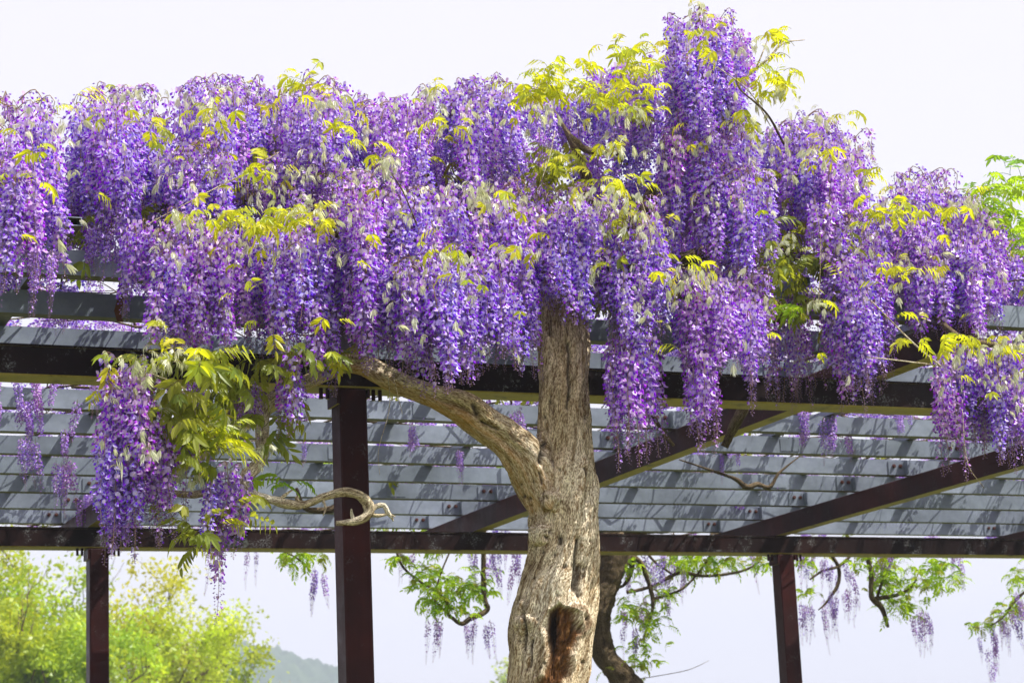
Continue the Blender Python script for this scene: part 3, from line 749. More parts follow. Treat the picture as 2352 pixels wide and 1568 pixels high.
FY = 7.95
def front_wood():
    L = lambda nm, rows, **k: limb(nm, px(rows), vine, **k)
    # stem that drops from the left branch and the bare hook in front of the post
    L('branch', [(790, 838, TY+.12, 19), (700, 880, TY+.05, 16), (640, 905, TY-.02, 16), (605, 940, TY-.08, 17), (602, 1000, TY-.12, 16), (600, 1050, TY-.16, 15), (575, 1085, TY-.2, 15), (530, 1115, TY-.22, 12), (450, 1135, TY-.22, 9), (380, 1130, TY-.2, 6)], sides=18, orange=.6)
    L('branch', [(590, 1065, TY-.18, 12), (562, 1094, TY-.22, 11), (560, 1118, TY-.24, 10), (585, 1136, TY-.25, 10), (640, 1152, TY-.25, 10.5), (690, 1160, TY-.25, 10), (740, 1142, TY-.25, 9), (784, 1129, TY-.25, 9.5), (824, 1136, TY-.25, 10.5), (845, 1155, TY-.25, 11.5), (848, 1176, TY-.25, 12), (832, 1191, TY-.25, 10), (806, 1199, TY-.25, 8), (773, 1202, TY-.25, 6.5)],
      sides=20, rough=.2, orange=.3, seed=3)
    L('branch', [(846, 1172, TY-.25, 8), (866, 1162, TY-.25, 6), (882, 1160, TY-.26, 5), (890, 1174, TY-.26, 5), (900, 1188, TY-.26, 3.5), (903, 1197, TY-.26, 1)], sides=12, rough=.2, seed=5)
    L('branch', [(852, 1182, TY-.25, 6), (872, 1184, TY-.26, 4), (892, 1180, TY-.26, 3.5), (908, 1186, TY-.27, 1)], sides=10, rough=.2, seed=6)
    L('branch', [(812, 1194, TY-.25, 6), (808, 1180, TY-.25, 4), (807, 1168, TY-.26, 2)], sides=10, rough=.2, seed=7)
    L('branch', [(640, 1150, TY-.25, 6), (655, 1136, TY-.26, 3.5), (672, 1124, TY-.27, 2)], sides=8, rough=.2, seed=9)
    L('branch', [(740, 1146, TY-.25, 4), (748, 1166, TY-.27, 2.5), (742, 1184, TY-.28, 1)], sides=8, rough=.2, seed=10)
    L('branch', [(690, 1158, TY-.25, 6), (682, 1146, TY-.25, 5), (684, 1138, TY-.25, 3)], sides=10, rough=.2, seed=8)
    # framework inside and above the flowers
    for k, rows in enumerate((
        [(1300, 640, TY+.3, 34), (1420, 560, TY+.45, 24), (1540, 600, TY+.5, 20), (1700, 560, TY+.55, 17), (1880, 600, TY+.55, 15), (2060, 640, TY+.6, 13), (2300, 620, TY+.65, 9)],
        [(1300, 620, TY+.3, 30), (1200, 520, TY+.5, 22), (1060, 480, TY+.5, 19), (900, 440, TY+.55, 16), (700, 430, TY+.55, 14), (500, 470, TY+.6, 12), (300, 480, TY+.65, 10), (60, 500, TY+.6, 8)],
        [(1400, 570, TY+.4, 22), (1500, 450, TY+.45, 18), (1580, 330, TY+.4, 14), (1610, 200, TY+.35, 10), (1600, 90, TY+.3, 6), (1608, 10, TY+.28, 2.5)],
        [(1340, 540, TY+.42, 20), (1350, 430, TY+.45, 14), (1320, 340, TY+.4, 9), (1300, 300, TY+.45, 6), (1270, 250, TY+.6, 2)],
        [(1240, 600, TY+.2, 20), (1130, 600, TY-.1, 15), (1000, 570, TY-.3, 12), (840, 530, TY-.2, 10), (640, 570, TY-.15, 7), (450, 600, TY-.1, 2)],
        [(1500, 590, TY+.4, 18), (1530, 640, TY+.05, 12), (1560, 680, TY-.1, 9), (1600, 660, TY-.2, 7)],
        [(1540, 600, TY+.5, 16), (1500, 660, TY+.15, 12), (1470, 700, TY-.05, 8), (1420, 690, TY-.1, 6)],
        [(1300, 300, TY+.15, 3), (1325, 325, TY+.05, 7), (1350, 345, TY+.08, 8), (1420, 350, TY+.25, 7)],
        [(1780, 740, TY+.3, 10), (1850, 700, TY+.3, 12), (1960, 730, TY+.3, 8)],
        [(860, 350, 7.78, 1), (920, 430, 7.74, 1.6), (960, 520, 7.8, 2.2), (1000, 590, 7.95, 3)],
        [(1690, 170, 7.95, 1.2), (1700, 205, 7.95, 2), (1760, 260, 8.0, 2.6), (1800, 330, 8.2, 3)],
        [(2060, 640, TY+.5, 10), (2150, 730, TY-.1, 8), (2220, 780, TY-.35, 7), (2352, 800, TY-.4, 6)])):
        L('branch', rows, sides=10, rough=.14, seed=20+k, mtl=BARK_D)
    # twigs against the sky, rusty stems, dry tendrils
    tw = [[(1700, 190, 8.0, 1.5), (1735, 160, 8, 3), (1765, 135, 8, 2.5), (1800, 100, 8, 2), (1848, 92, 8, 1)],
          [(1735, 160, 8, 2), (1752, 120, 8, 1.6), (1765, 85, 8, 1)], [(1765, 135, 8, 1.6), (1790, 100, 8, 1.4), (1800, 80, 8, .8)],
          [(1480, 620, 7.7, 1.2), (1495, 540, 7.7, 1.2), (1460, 420, 7.8, 1)], [(1275, 300, 7.8, 1.2), (1262, 360, 7.8, 1.2), (1245, 410, 7.8, 1)],
          [(640, 350, 7.95, 1.2), (560, 400, 7.95, 1.8), (480, 440, 7.95, 1.6), (330, 520, 7.95, 1.2)],
          [(2000, 690, 7.7, 1.6), (2100, 790, 7.7, 2), (2160, 840, 7.75, 2.4)], [(1990, 820, 7.75, 1.3), (2050, 826, 7.75, 1.6), (2160, 840, 7.75, 1.8)],
          [(330, 850, 7.6, 1.4), (430, 900, 7.65, 1.6), (455, 1000, 7.65, 1.6), (458, 1110, 7.7, 1.6)],
          [(1875, 480, 7.8, .9), (1885, 560, 7.8, .9), (1880, 700, 7.8, .7)], [(1600, 130, 7.9, 1), (1640, 150, 7.9, 1.2), (1720, 210, 7.9, 1.4), (1770, 290, 7.95, 1.2)],
          [(905, 870, 7.85, .9), (912, 900, 7.85, .9), (924, 950, 7.85, .7)], [(885, 820, 7.85, .9), (895, 930, 7.85, .9), (870, 1030, 7.85, .7), (872, 1090, 7.85, .5)],
          [(2210, 940, 7.7, .9), (2222, 1060, 7.7, .9), (2260, 1120, 7.7, .6)], [(360, 1120, 7.8, 1), (400, 1190, 7.8, 1), (450, 1260, 7.8, .6)]]
    for k, rows in enumerate(tw):
        L('twig', rows, sides=5, rough=.1, seed=50+k)
front_wood()

# ------------------------------------------------------------------ flower mounds of the front vine
# x0, x1, top y, extra drop at the flanks, lowest tip y, front Y, back Y, count, kinds
MOUNDS = [
    (-70, 150, 235, 35, 700, 7.85, 8.5, 34, 'f'), (60, 150, 560, 10, 700, 7.8, 7.9, 3, 't'),
    (148, 390, 205, 120, 580, 8.15, 8.9, 40, 'f'), (365, 545, 330, 70, 590, 7.95, 8.35, 22, 'f'),
    (280, 360, 500, 30, 770, 7.9, 8.1, 7, 'f'), (190, 280, 500, 30, 640, 8.1, 8.3, 6, 't'),
    (400, 640, 188, 50, 480, 8.3, 9.0, 34, 'f'), (600, 850, 185, 100, 500, 8.25, 9.0, 34, 'f'), (560, 800, 380, 40, 560, 8.1, 8.5, 20, 'f'),
    (345, 600, 505, 60, 840, 7.6, 8.1, 34, 'f'), (560, 800, 500, 50, 860, 7.6, 8.1, 32, 'f'), (350, 430, 560, 40, 800, 7.65, 7.8, 8, 'f'),
    (770, 905, 385, 60, 880, 7.65, 8.15, 26, 'f'), (830, 1030, 220, 90, 500, 8.1, 8.9, 28, 'f'), (1000, 1215, 190, 70, 500, 8.05, 8.9, 30, 'f'),
    (885, 1115, 575, 75, 925, 7.45, 7.8, 34, 'f'), (880, 1070, 430, 60, 760, 7.65, 8.1, 22, 'f'), (1050, 1250, 430, 60, 880, 7.75, 8.2, 32, 'f'),
    (1215, 1410, 440, 50, 790, 7.8, 8.3, 26, 'f'), (1360, 1535, 470, 60, 860, 7.75, 8.2, 22, 'f'), (1368, 1525, 740, 30, 1095, 7.8, 8.05, 14, 't'),
    (1530, 1770, 620, 50, 900, 7.75, 8.1, 34, 'f'), (1555, 1662, 790, 15, 1065, 7.75, 7.95, 8, 't'), (1700, 1765, 700, 15, 975, 7.8, 7.95, 4, 't'),
    (1610, 1790, 390, 70, 690, 7.75, 8.15, 26, 'f'), (1505, 1720, 20, 150, 420, 8.05, 8.6, 42, 'f'), (1490, 1740, 270, 60, 620, 8.0, 8.4, 34, 'f'), (1740, 1960, 270, 110, 560, 8.1, 8.9, 30, 'f'),
    (1790, 2010, 300, 90, 640, 8.0, 8.7, 28, 'f'), (1880, 2045, 500, 60, 965, 7.85, 8.3, 26, 'f'), (1770, 1900, 640, 30, 950, 8.3, 8.6, 8, 's'), (1500, 1600, 420, 30, 600, 8.1, 8.4, 8, 'f'),
    (2020, 2200, 400, 60, 780, 8.0, 8.7, 28, 'f'), (2140, 2310, 440, 110, 815, 7.9, 8.6, 28, 'f'), (2150, 2430, 790, 50, 1085, 7.65, 8.0, 34, 'f'), (2260, 2330, 850, 10, 1110, 7.62, 7.75, 5, 't'),
    (2140, 2200, 800, 30, 1170, 7.7, 7.9, 5, 't'), (1190, 1410, 200, 50, 390, 8.35, 9.0, 20, 'f'), (1350, 1520, 150, 50, 420, 8.25, 8.9, 24, 'f'),
    (2280, 2430, 530, 30, 740, 8.6, 9.1, 18, 'f'), (1950, 2060, 600, 20, 900, 7.9, 8.15, 9, 't'), (2050, 2310, 560, 40, 830, 7.85, 8.2, 24, 'f'), (1900, 2030, 700, 20, 975, 7.85, 8.05, 8, 't'), (1750, 1880, 740, 20, 960, 8.2, 8.45, 9, 's'),
    (226, 375, 835, 70, 1150, 7.6, 7.85, 18, 'f'), (240, 330, 980, 30, 1290, 7.62, 7.8, 9, 'f'), (300, 390, 960, 40, 1260, 7.65, 7.85, 8, 't'), (470, 545, 1060, 15, 1300, 7.7, 7.8, 5, 'f'), (490, 525, 1160, 5, 1405, 7.7, 7.75, 1, 't'),
    (430, 470, 850, 10, 1020, 7.75, 7.9, 3, 'f'), (545, 600, 860, 10, 980, 7.8, 7.9, 3, 'f'), (635, 690, 810, 10, 1015, 7.7, 7.85, 4, 't'), (400, 470, 960, 5, 1200, 7.8, 7.9, 2, 's'),
    (700, 790, 700, 10, 900, 7.7, 7.8, 4, 'f'), (1120, 1240, 640, 20, 890, 7.8, 7.95, 8, 't')]
RAC = []; LVS = []
def in_top(x, m):
    x0, x1, yt, dr = m[:4]; u = (x-(x0+x1)/2)/((x1-x0)/2); return yt+dr*(1-math.sqrt(max(0, 1-u*u)))
def spread():
    for mi, m in enumerate(MOUNDS):
        x0, x1, yt, dr, yb, Yf, Yb, n, kd = m
        n = int(round(n*1.75)) if n > 8 else int(n*1.4+.5)
        tint = int(rng.random() < .5)
        for i in range(n):
            ns = max(2, int((x1-x0)/40)); u = ((math.floor(((i*.6180339) % 1)*ns)+.5)/ns+rng.normal(0, .16)/ns)*2-1; x = (x0+x1)/2+u*((x1-x0)/2-(22 if x1-x0 > 100 else 4))
            top = in_top(x, m)+14
            kind = {'f': 'full', 't': 'tail', 's': 'sparse'}[kd]
            if kd == 'f': kind = rng.choice(['full', 'tail', 'sparse'], p=[.50, .42, .08])
            w = ((i+.5)/n) if n > 3 else .9
            w = min(1, max(0, w+rng.uniform(-.15, .15)))
            if w < .28 and (yb-top) > 180: kind = 'arch'
            k = int(rng.choice(TK[(kind, tint if rng.random() < .8 else 1-tint)])); L = PROTO[k][1]; sc = rng.uniform(.85, 1.12)
            low = yb+22-abs(u)**2*min(60, dr)*.8-rng.uniform(0, 60)*(1 if n > 3 else .1)
            pxm = FPX/(Yf*1.08)
            vmax = low-L*sc*pxm
            if vmax < top: sc = max(.5, (low-top)/(L*pxm)); vmax = top
            y = top+(vmax-top)*w**.9
            q = min(1, (y-top)/max(60, (yb-top)*.45)); bulge = math.sqrt(max(0, 1-(1-q)**2))
            Y = Yb+(Yf-Yb)*bulge*(1-.6*u*u)+rng.uniform(-.04, .10)
            P = at(x, y, Y)
            rz = rng.uniform(0, 6.28) if kind != 'arch' else rng.normal(-math.pi/2-.2, 1.0)
            RAC.append((tuple(P), (rng.normal(0, .07), rng.normal(0, .07), rz), sc, k, Y-(.3 if w > .5 else 0)))
        # buds and small silvery leaves along the crest
        wd = (x1-x0)
        if kd == 'f' and wd > 110:
            for i in range(int(wd/6)):
                u = rng.uniform(-1, 1); x = (x0+x1)/2+u*wd*.49; t = in_top(x, m); q = rng.uniform(0, 1)**1.7
                y = t+rng.uniform(-6, 18)+q*70; P = at(x, y, Yb+(Yf-Yb)*(.25+q*.7))
                kk = int(rng.choice(LIDX['silver'])) if rng.random() < .9 else int(rng.choice(LIDX['yellow']))
                LVS.append((tuple(P), (rng.normal(0, .3), rng.normal(0, .3), rng.uniform(0, 6.28)), rng.uniform(.5, .85), kk, P[1]))
            for i in range(int(wd/16)):
                u = rng.uniform(-1, 1); x = (x0+x1)/2+u*wd*.47; y = in_top(x, m)+rng.uniform(-4, 16); P = at(x, y, Yb+(Yf-Yb)*.3)
                RAC.append((tuple(P), (rng.normal(0, .25), rng.normal(0, .25), rng.uniform(0, 6.28)), rng.uniform(.8, 1.2), int(rng.choice(KINDS['bud'])), Yb))
            for i in range(int(wd*(yb-yt)/11000)):
                x = rng.uniform(x0, x1); y = rng.uniform(yt+60, yb-60); P = at(x, y, Yf-.02)
                LVS.append((tuple(P), (rng.normal(0, .3), rng.normal(0, .3), rng.uniform(0, 6.28)), rng.uniform(.55, .95), int(rng.choice(LIDX['silver' if rng.random() < .7 else 'yellow'])), P[1]))
    # clumps of leaves: x, y, rx, ry, count, kind, Y
    CL = [(700, 205, 55, 30, 16, 'yellow', 8.4), (740, 240, 45, 25, 12, 'silver', 8.2), (760, 225, 25, 20, 4, 'yellow', 8.2), (300, 215, 60, 14, 7, 'silver', 8.5), (180, 240, 20, 10, 3, 'yellow', 8.4), (500, 270, 45, 40, 14, 'yellow', 8.1), (490, 250, 50, 40, 12, 'silver', 8.1),
          (800, 290, 40, 40, 12, 'yellow', 8.2), (770, 350, 60, 50, 14, 'silver', 8.0), (600, 405, 60, 18, 8, 'yellow', 7.9), (650, 390, 40, 16, 6, 'silver', 7.9), (480, 495, 60, 18, 16, 'yellow', 7.62), (560, 520, 60, 22, 18, 'yellow', 7.62), (640, 510, 60, 26, 16, 'yellow', 7.6), (720, 500, 50, 28, 16, 'yellow', 7.6),
          (450, 500, 60, 16, 10, 'silver', 7.6), (690, 480, 70, 22, 18, 'silver', 7.6), (110, 345, 25, 18, 5, 'yellow', 7.8), (160, 400, 16, 12, 3, 'silver', 7.75), (115, 420, 25, 12, 3, 'yellow', 7.8), (345, 290, 30, 20, 5, 'yellow', 8.0), (350, 310, 22, 26, 4, 'green', 8.05),
          (890, 370, 30, 26, 12, 'silver', 7.65), (870, 365, 20, 15, 4, 'yellow', 7.65), (995, 210, 30, 12, 8, 'silver', 8.4), (1000, 200, 20, 10, 3, 'yellow', 8.4), (1050, 290, 30, 20, 5, 'yellow', 8.0),
          (1200, 215, 70, 30, 26, 'yellow', 8.15), (1290, 195, 70, 42, 40, 'yellow', 8.1), (1380, 225, 70, 34, 36, 'yellow', 8.05), (1450, 215, 60, 40, 30, 'yellow', 8.0), (1440, 120, 60, 26, 24, 'yellow', 8.1), (1310, 160, 40, 20, 8, 'yellow', 8.1), (1480, 150, 40, 30, 12, 'yellow', 8.1), (1460, 260, 50, 20, 12, 'silver', 7.95), (1260, 260, 60, 20, 12, 'silver', 8.0),
          (1280, 380, 60, 45, 26, 'green', 8.35), (1250, 430, 50, 40, 22, 'green', 8.35), (1290, 375, 35, 14, 7, 'yellow', 8.0), (1400, 425, 50, 26, 16, 'yellow', 7.75), (1440, 450, 45, 26, 12, 'silver', 7.7), (1360, 450, 50, 20, 12, 'silver', 7.7), (1430, 340, 50, 18, 10, 'silver', 7.8), (1410, 335, 30, 14, 4, 'yellow', 7.8),
          (1080, 430, 40, 20, 12, 'silver', 7.75), (1130, 455, 50, 24, 12, 'silver', 7.75), (1145, 470, 35, 18, 5, 'yellow', 7.7), (1030, 590, 40, 20, 9, 'silver', 7.45), (1050, 575, 30, 16, 5, 'yellow', 7.45), (1180, 580, 40, 20, 8, 'silver', 7.6), (1160, 585, 20, 16, 3, 'yellow', 7.6),
          (1480, 500, 40, 40, 12, 'silver', 7.7), (1430, 500, 30, 40, 10, 'green', 7.9), (1430, 620, 40, 70, 22, 'green', 8.0), (1450, 680, 30, 30, 8, 'silver', 7.85), (1600, 640, 70, 30, 18, 'silver', 7.7), (1570, 620, 60, 20, 8, 'yellow', 7.75), (1480, 700, 35, 20, 8, 'silver', 7.8),
          (1630, 105, 30, 15, 7, 'yellow', 7.95), (1600, 20, 20, 16, 4, 'silver', 8.2), (1790, 85, 36, 22, 12, 'yellow', 8.0), (1740, 100, 26, 16, 6, 'silver', 8.0), (1770, 190, 50, 36, 26, 'yellow', 7.95), (1800, 215, 35, 30, 12, 'silver', 7.95), (1745, 150, 20, 16, 5, 'yellow', 7.95), (1730, 290, 40, 50, 14, 'silver', 7.9), (1720, 280, 25, 30, 7, 'yellow', 7.9),
          (1890, 270, 50, 16, 10, 'silver', 8.3), (1945, 275, 18, 12, 3, 'yellow', 8.3), (1900, 345, 26, 12, 5, 'yellow', 7.9), (1860, 350, 30, 20, 5, 'silver', 7.9), (1975, 440, 30, 40, 8, 'silver', 7.95), (1990, 420, 12, 20, 2, 'yellow', 7.95), (2020, 400, 25, 12, 3, 'yellow', 8.1),
          (2060, 480, 60, 22, 20, 'yellow', 7.85), (2050, 510, 45, 25, 10, 'yellow', 7.85), (2070, 630, 40, 26, 14, 'yellow', 7.75), (2190, 485, 50, 14, 9, 'yellow', 7.85), (2230, 470, 40, 20, 12, 'silver', 8.1), (2230, 440, 25, 12, 3, 'yellow', 8.2),
          (1800, 580, 50, 50, 26, 'green', 8.1), (1790, 650, 50, 50, 26, 'green', 8.1), (1880, 620, 60, 60, 26, 'green', 8.15), (1850, 700, 80, 40, 26, 'green', 8.1), (1800, 560, 30, 20, 6, 'silver', 7.9), (1880, 700, 25, 20, 6, 'silver', 7.85), (1840, 720, 20, 14, 4, 'lime', 7.9), (1920, 540, 40, 60, 12, 'green', 8.1), (1960, 700, 60, 90, 22, 'green', 8.15),
          (2320, 430, 60, 40, 22, 'lime', 8.3), (2330, 520, 50, 45, 26, 'lime', 8.25), (2290, 470, 40, 30, 10, 'lime', 8.2), (2250, 460, 25, 18, 4, 'lime', 8.2),
          (2200, 780, 60, 16, 16, 'yellow', 7.6), (2270, 800, 60, 26, 20, 'silver', 7.6), (2330, 820, 50, 30, 16, 'yellow', 7.6), (2340, 790, 40, 20, 10, 'silver', 7.6), (2100, 785, 25, 12, 4, 'yellow', 7.7), (2310, 870, 50, 20, 10, 'silver', 7.6), (2230, 930, 50, 30, 14, 'green', 7.85), (2340, 920, 20, 20, 4, 'silver', 7.6),
          (390, 815, 60, 22, 18, 'silver', 7.6), (310, 835, 50, 20, 14, 'silver', 7.55), (270, 845, 25, 8, 4, 'yellow', 7.6), (430, 835, 40, 18, 6, 'yellow', 7.58), (390, 770, 20, 10, 3, 'yellow', 7.6), (470, 850, 50, 24, 12, 'green', 7.68), (430, 900, 70, 40, 16, 'green', 7.68), (430, 970, 70, 50, 20, 'green', 7.68), (510, 1000, 46, 36, 11, 'yellow', 7.68),
          (500, 970, 40, 25, 9, 'silver', 7.72), (580, 1030, 36, 26, 9, 'silver', 7.75), (340, 1035, 26, 14, 6, 'silver', 7.55), (300, 1030, 40, 20, 6, 'silver', 7.6), (460, 1060, 50, 26, 12, 'green', 7.68), (440, 1090, 50, 20, 8, 'silver', 7.75), (550, 900, 50, 30, 9, 'green', 7.95), (620, 850, 60, 26, 16, 'green', 7.9), (740, 835, 40, 26, 12, 'green', 7.8), (735, 830, 30, 18, 5, 'yellow', 7.8),
          (530, 1190, 26, 44, 9, 'green', 7.8), (450, 1250, 20, 30, 6, 'green', 7.8), (500, 1215, 16, 16, 4, 'yellow', 7.82), (640, 1120, 40, 14, 5, 'lime', 8.0), (640, 980, 30, 30, 6, 'green', 7.9), (400, 1200, 16, 16, 3, 'green', 7.8)]
    for (cx, cy_, rx, ry, n, kind, Y) in CL:
        n = max(2, int(round(n*{'yellow': .85, 'silver': 1.5, 'green': 1.0, 'lime': 1.2}[kind])))
        for i in range(n):
            x = cx+rng.normal(0, .6)*rx; y = cy_+rng.normal(0, .55)*ry; P = at(x, y, Y+rng.uniform(-.08, .12))
            LVS.append((tuple(P), (rng.normal(0, .35), rng.normal(0, .35), rng.uniform(0, 6.28)), rng.uniform(.55, 1.1)*((1.3 if kind in ('green', 'yellow') else .85) if (cx < 680 and cy_ > 780) else (.8 if kind == 'silver' else .92)), int(rng.choice(LIDX[kind])), P[1]-(.25 if kind in ('yellow', 'lime') else 0)))
spread()
# inner filling behind the visible curtains
FILL = []; FILL_L = []
def fill():
    X = [0, 150, 300, 480, 700, 850, 1000, 1200, 1350, 1500, 1600, 1700, 1800, 1950, 2050, 2200, 2320]
    T = [290, 330, 260, 260, 250, 330, 280, 270, 250, 200, 110, 200, 340, 360, 470, 480, 590]
    for i in range(620):
        x = rng.uniform(-120, 2460); y0 = np.interp(x, X, T)+20; y1 = 500 if x < 350 else (620 if x < 1900 else 640)
        if y1-60 < y0: y1 = y0+60
        y = rng.uniform(y0, y1-40); Y = rng.uniform(8.6, 9.2)
        if 1205 < x < 1345 and y > 300 and rng.random() < .8: continue
        if 1760 < x < 1920 and y > 520 and rng.random() < .7: continue
        P = at(x, y, Y); k = int(rng.choice(KINDS['full'])); FILL.append((tuple(P), (rng.normal(0, .1), rng.normal(0, .1), rng.uniform(0, 6.28)), rng.uniform(.8, 1.1), k))
    for i in range(160):
        x = rng.uniform(-100, 2450); y0 = np.interp(x, X, T)+50; y = rng.uniform(y0, max(y0+60, 620)); P = at(x, y, rng.uniform(8.35, 8.9))
        FILL_L.append((tuple(P), (rng.normal(0, .4), rng.normal(0, .4), rng.uniform(0, 6.28)), rng.uniform(.8, 1.1), int(rng.choice(LIDX['green']))))
fill()
def commit(root, rac, lvs, fill_r, fill_l, cap=300):
    rac = sorted(rac, key=lambda q: q[4]+(.8 if PROTO[q[3]][2] == 'bud' else 0)); lvs = sorted(lvs, key=lambda q: q[4])
    for q in rac[:cap]: link('raceme', PROTO[q[3]][0], root, q[0], q[1], q[2])
    for q in lvs[:cap]: link('leaf', LMESH[q[3]], root, q[0], q[1], q[2])
    mass('racemes', [q[:4] for q in rac[cap:]]+fill_r, C_RAC, root, PETAL)
    mass('leaves', [q[:4] for q in lvs[cap:]]+fill_l, C_LEAF, root, LEAF_G)
commit(vine, RAC, LVS, FILL, FILL_L)

# ------------------------------------------------------------------ second wisteria on the rear beam
RY = 15.6
rb_ = at(1400, 1262, RY)
vine2 = empty('wisteria_vine', (rb_[0]+.25, RY, 0), 'dark crooked wisteria behind the pale trunk, trailing leafy sprays under the rear beam', 'wisteria')
def rear_vine():
    L = lambda nm, rows, **k: limb(nm, px(rows), vine2, mtl=BARK_D, **k)
    base = at(1500, 1830, RY)
    rows = px([(1515, 1700, RY, 40), (1470, 1620, RY, 34), (1430, 1556, RY, 30), (1392, 1510, RY, 27), (1376, 1450, RY, 28), (1378, 1390, RY, 30), (1394, 1330, RY, 34), (1408, 1280, RY, 38), (1400, 1230, RY, 34), (1395, 1195, RY, 30)])
    rows = [(rows[0][0]+.05, RY, -.05, .19), (rows[0][0]+.03, RY, .4, .15)]+rows
    limb('trunk', rows, vine2, mtl=BARK_D, n=120, sides=24, rough=.12, seed=9)
    BR = [[(1400, 1215, RY, 26), (1200, 1185, RY, 18), (900, 1195, RY, 14), (600, 1180, RY, 10), (200, 1190, RY, 8)],
          [(1400, 1215, RY, 26), (1650, 1200, RY, 18), (1900, 1190, RY, 14), (2150, 1200, RY, 11), (2420, 1200, RY, 8)],
          # sprays hanging behind the rear beam
          [(1420, 1300, RY, 14), (1445, 1275, RY+.1, 12), (1450, 1310, RY+.1, 8), (1430, 1345, RY+.1, 5), (1395, 1350, RY+.1, 4)],
          [(1430, 1270, RY, 12), (1470, 1290, RY, 9), (1490, 1340, RY, 8), (1500, 1385, RY, 7), (1490, 1430, RY, 3)],
          [(1440, 1360, RY, 5), (1500, 1345, RY, 5.5), (1560, 1315, RY, 6), (1620, 1322, RY, 5), (1700, 1312, RY, 4), (1745, 1290, RY, 2)],
          [(1500, 1375, RY, 5), (1560, 1355, RY, 4.5), (1600, 1320, RY, 4), (1640, 1262, RY, 4)], [(1480, 1262, RY, 4), (1510, 1295, RY, 4), (1545, 1318, RY, 4)],
          [(1113, 1200, RY, 9), (1110, 1300, RY, 8), (1112, 1370, RY, 9), (1118, 1400, RY, 8), (1080, 1420, RY, 9), (1055, 1430, RY, 7), (1010, 1390, RY, 4), (985, 1360, RY, 2)],
          [(905, 1250, RY, 4), (925, 1300, RY, 4), (965, 1335, RY, 4), (1005, 1358, RY, 4), (1040, 1400, RY, 5)], [(1035, 1262, RY, 3), (1015, 1310, RY, 3), (1000, 1355, RY, 3)],
          [(1985, 1262, RY, 8), (2000, 1310, RY, 8), (2002, 1370, RY, 9), (2025, 1395, RY, 9), (2040, 1440, RY, 4)], [(2010, 1375, RY, 7), (2060, 1365, RY, 6), (2090, 1350, RY, 4), (2105, 1330, RY, 2)], [(2060, 1262, RY, 5), (2035, 1310, RY, 5), (2015, 1370, RY, 6)],
          [(1900, 1262, RY, 6), (1925, 1300, RY, 6), (1925, 1340, RY, 6), (1900, 1380, RY, 4), (1880, 1400, RY, 2)], [(1860, 1330, RY, 3), (1890, 1310, RY, 4), (1925, 1300, RY, 5), (1960, 1270, RY, 4)],
          [(2400, 1330, RY, 6), (2340, 1370, RY, 5), (2300, 1420, RY, 3), (2260, 1440, RY, 1.5), (2225, 1437, RY, 1)],
          [(640, 1262, RY, 3), (680, 1280, RY, 3), (715, 1310, RY, 2.5)],
          [(1440, 1562, RY, 1.4), (1500, 1553, RY, 1.2), (1570, 1540, RY, 1), (1600, 1530, RY, 1), (1628, 1516, RY, .5)]]
    for k, rows in enumerate(BR): L('branch', [(a, b_, c_, r_*.72) for a, b_, c_, r_ in rows], sides=8, rough=.14, seed=70+k)
    # gnarled stems resting under and on the slats, seen between them
    for k, rows in enumerate(([(1560, 1055, 12.4, 1.5), (1640, 1082, 12.4, 3), (1690, 1100, 12.4, 5), (1715, 1118, 12.4, 6), (1740, 1112, 12.4, 6), (1768, 1118, 12.4, 5), (1790, 1085, 12.4, 3), (1840, 1045, 12.4, 1.5)],
                   [(1895, 850, 9.9, 6), (1925, 885, 9.9, 9), (1952, 932, 9.9, 9), (1990, 905, 9.9, 8), (2030, 870, 9.9, 7)],
                   [(680, 1120, 12.6, 4), (700, 1165, 12.6, 6), (740, 1172, 12.6, 8), (780, 1160, 12.6, 8), (800, 1120, 12.6, 6)], [(1722, 915, 9.55, 12), (1694, 965, 9.55, 13), (1664, 1026, 9.6, 8)], [(1488, 935, 8.2, 4), (1512, 975, 8.2, 4.5), (1548, 1023, 8.2, 4)])):
        L('branch', rows, sides=10, rough=.16, seed=110+k)
    R2, L2, = [], []
    def rac(x, y, Y, kind, sc): 
        R2.append((tuple(at(x, y, Y)), (rng.normal(0, .08), rng.normal(0, .08), rng.uniform(0, 6.28)), sc, int(rng.choice(KINDS[kind])), Y))
    def lf(x, y, Y, kind, sc=1.0):
        L2.append((tuple(at(x, y, Y)), (rng.normal(0, .5), rng.normal(0, .5), rng.uniform(0, 6.28)), sc*rng.uniform(.8, 1.2), int(rng.choice(LIDX[kind])), Y))
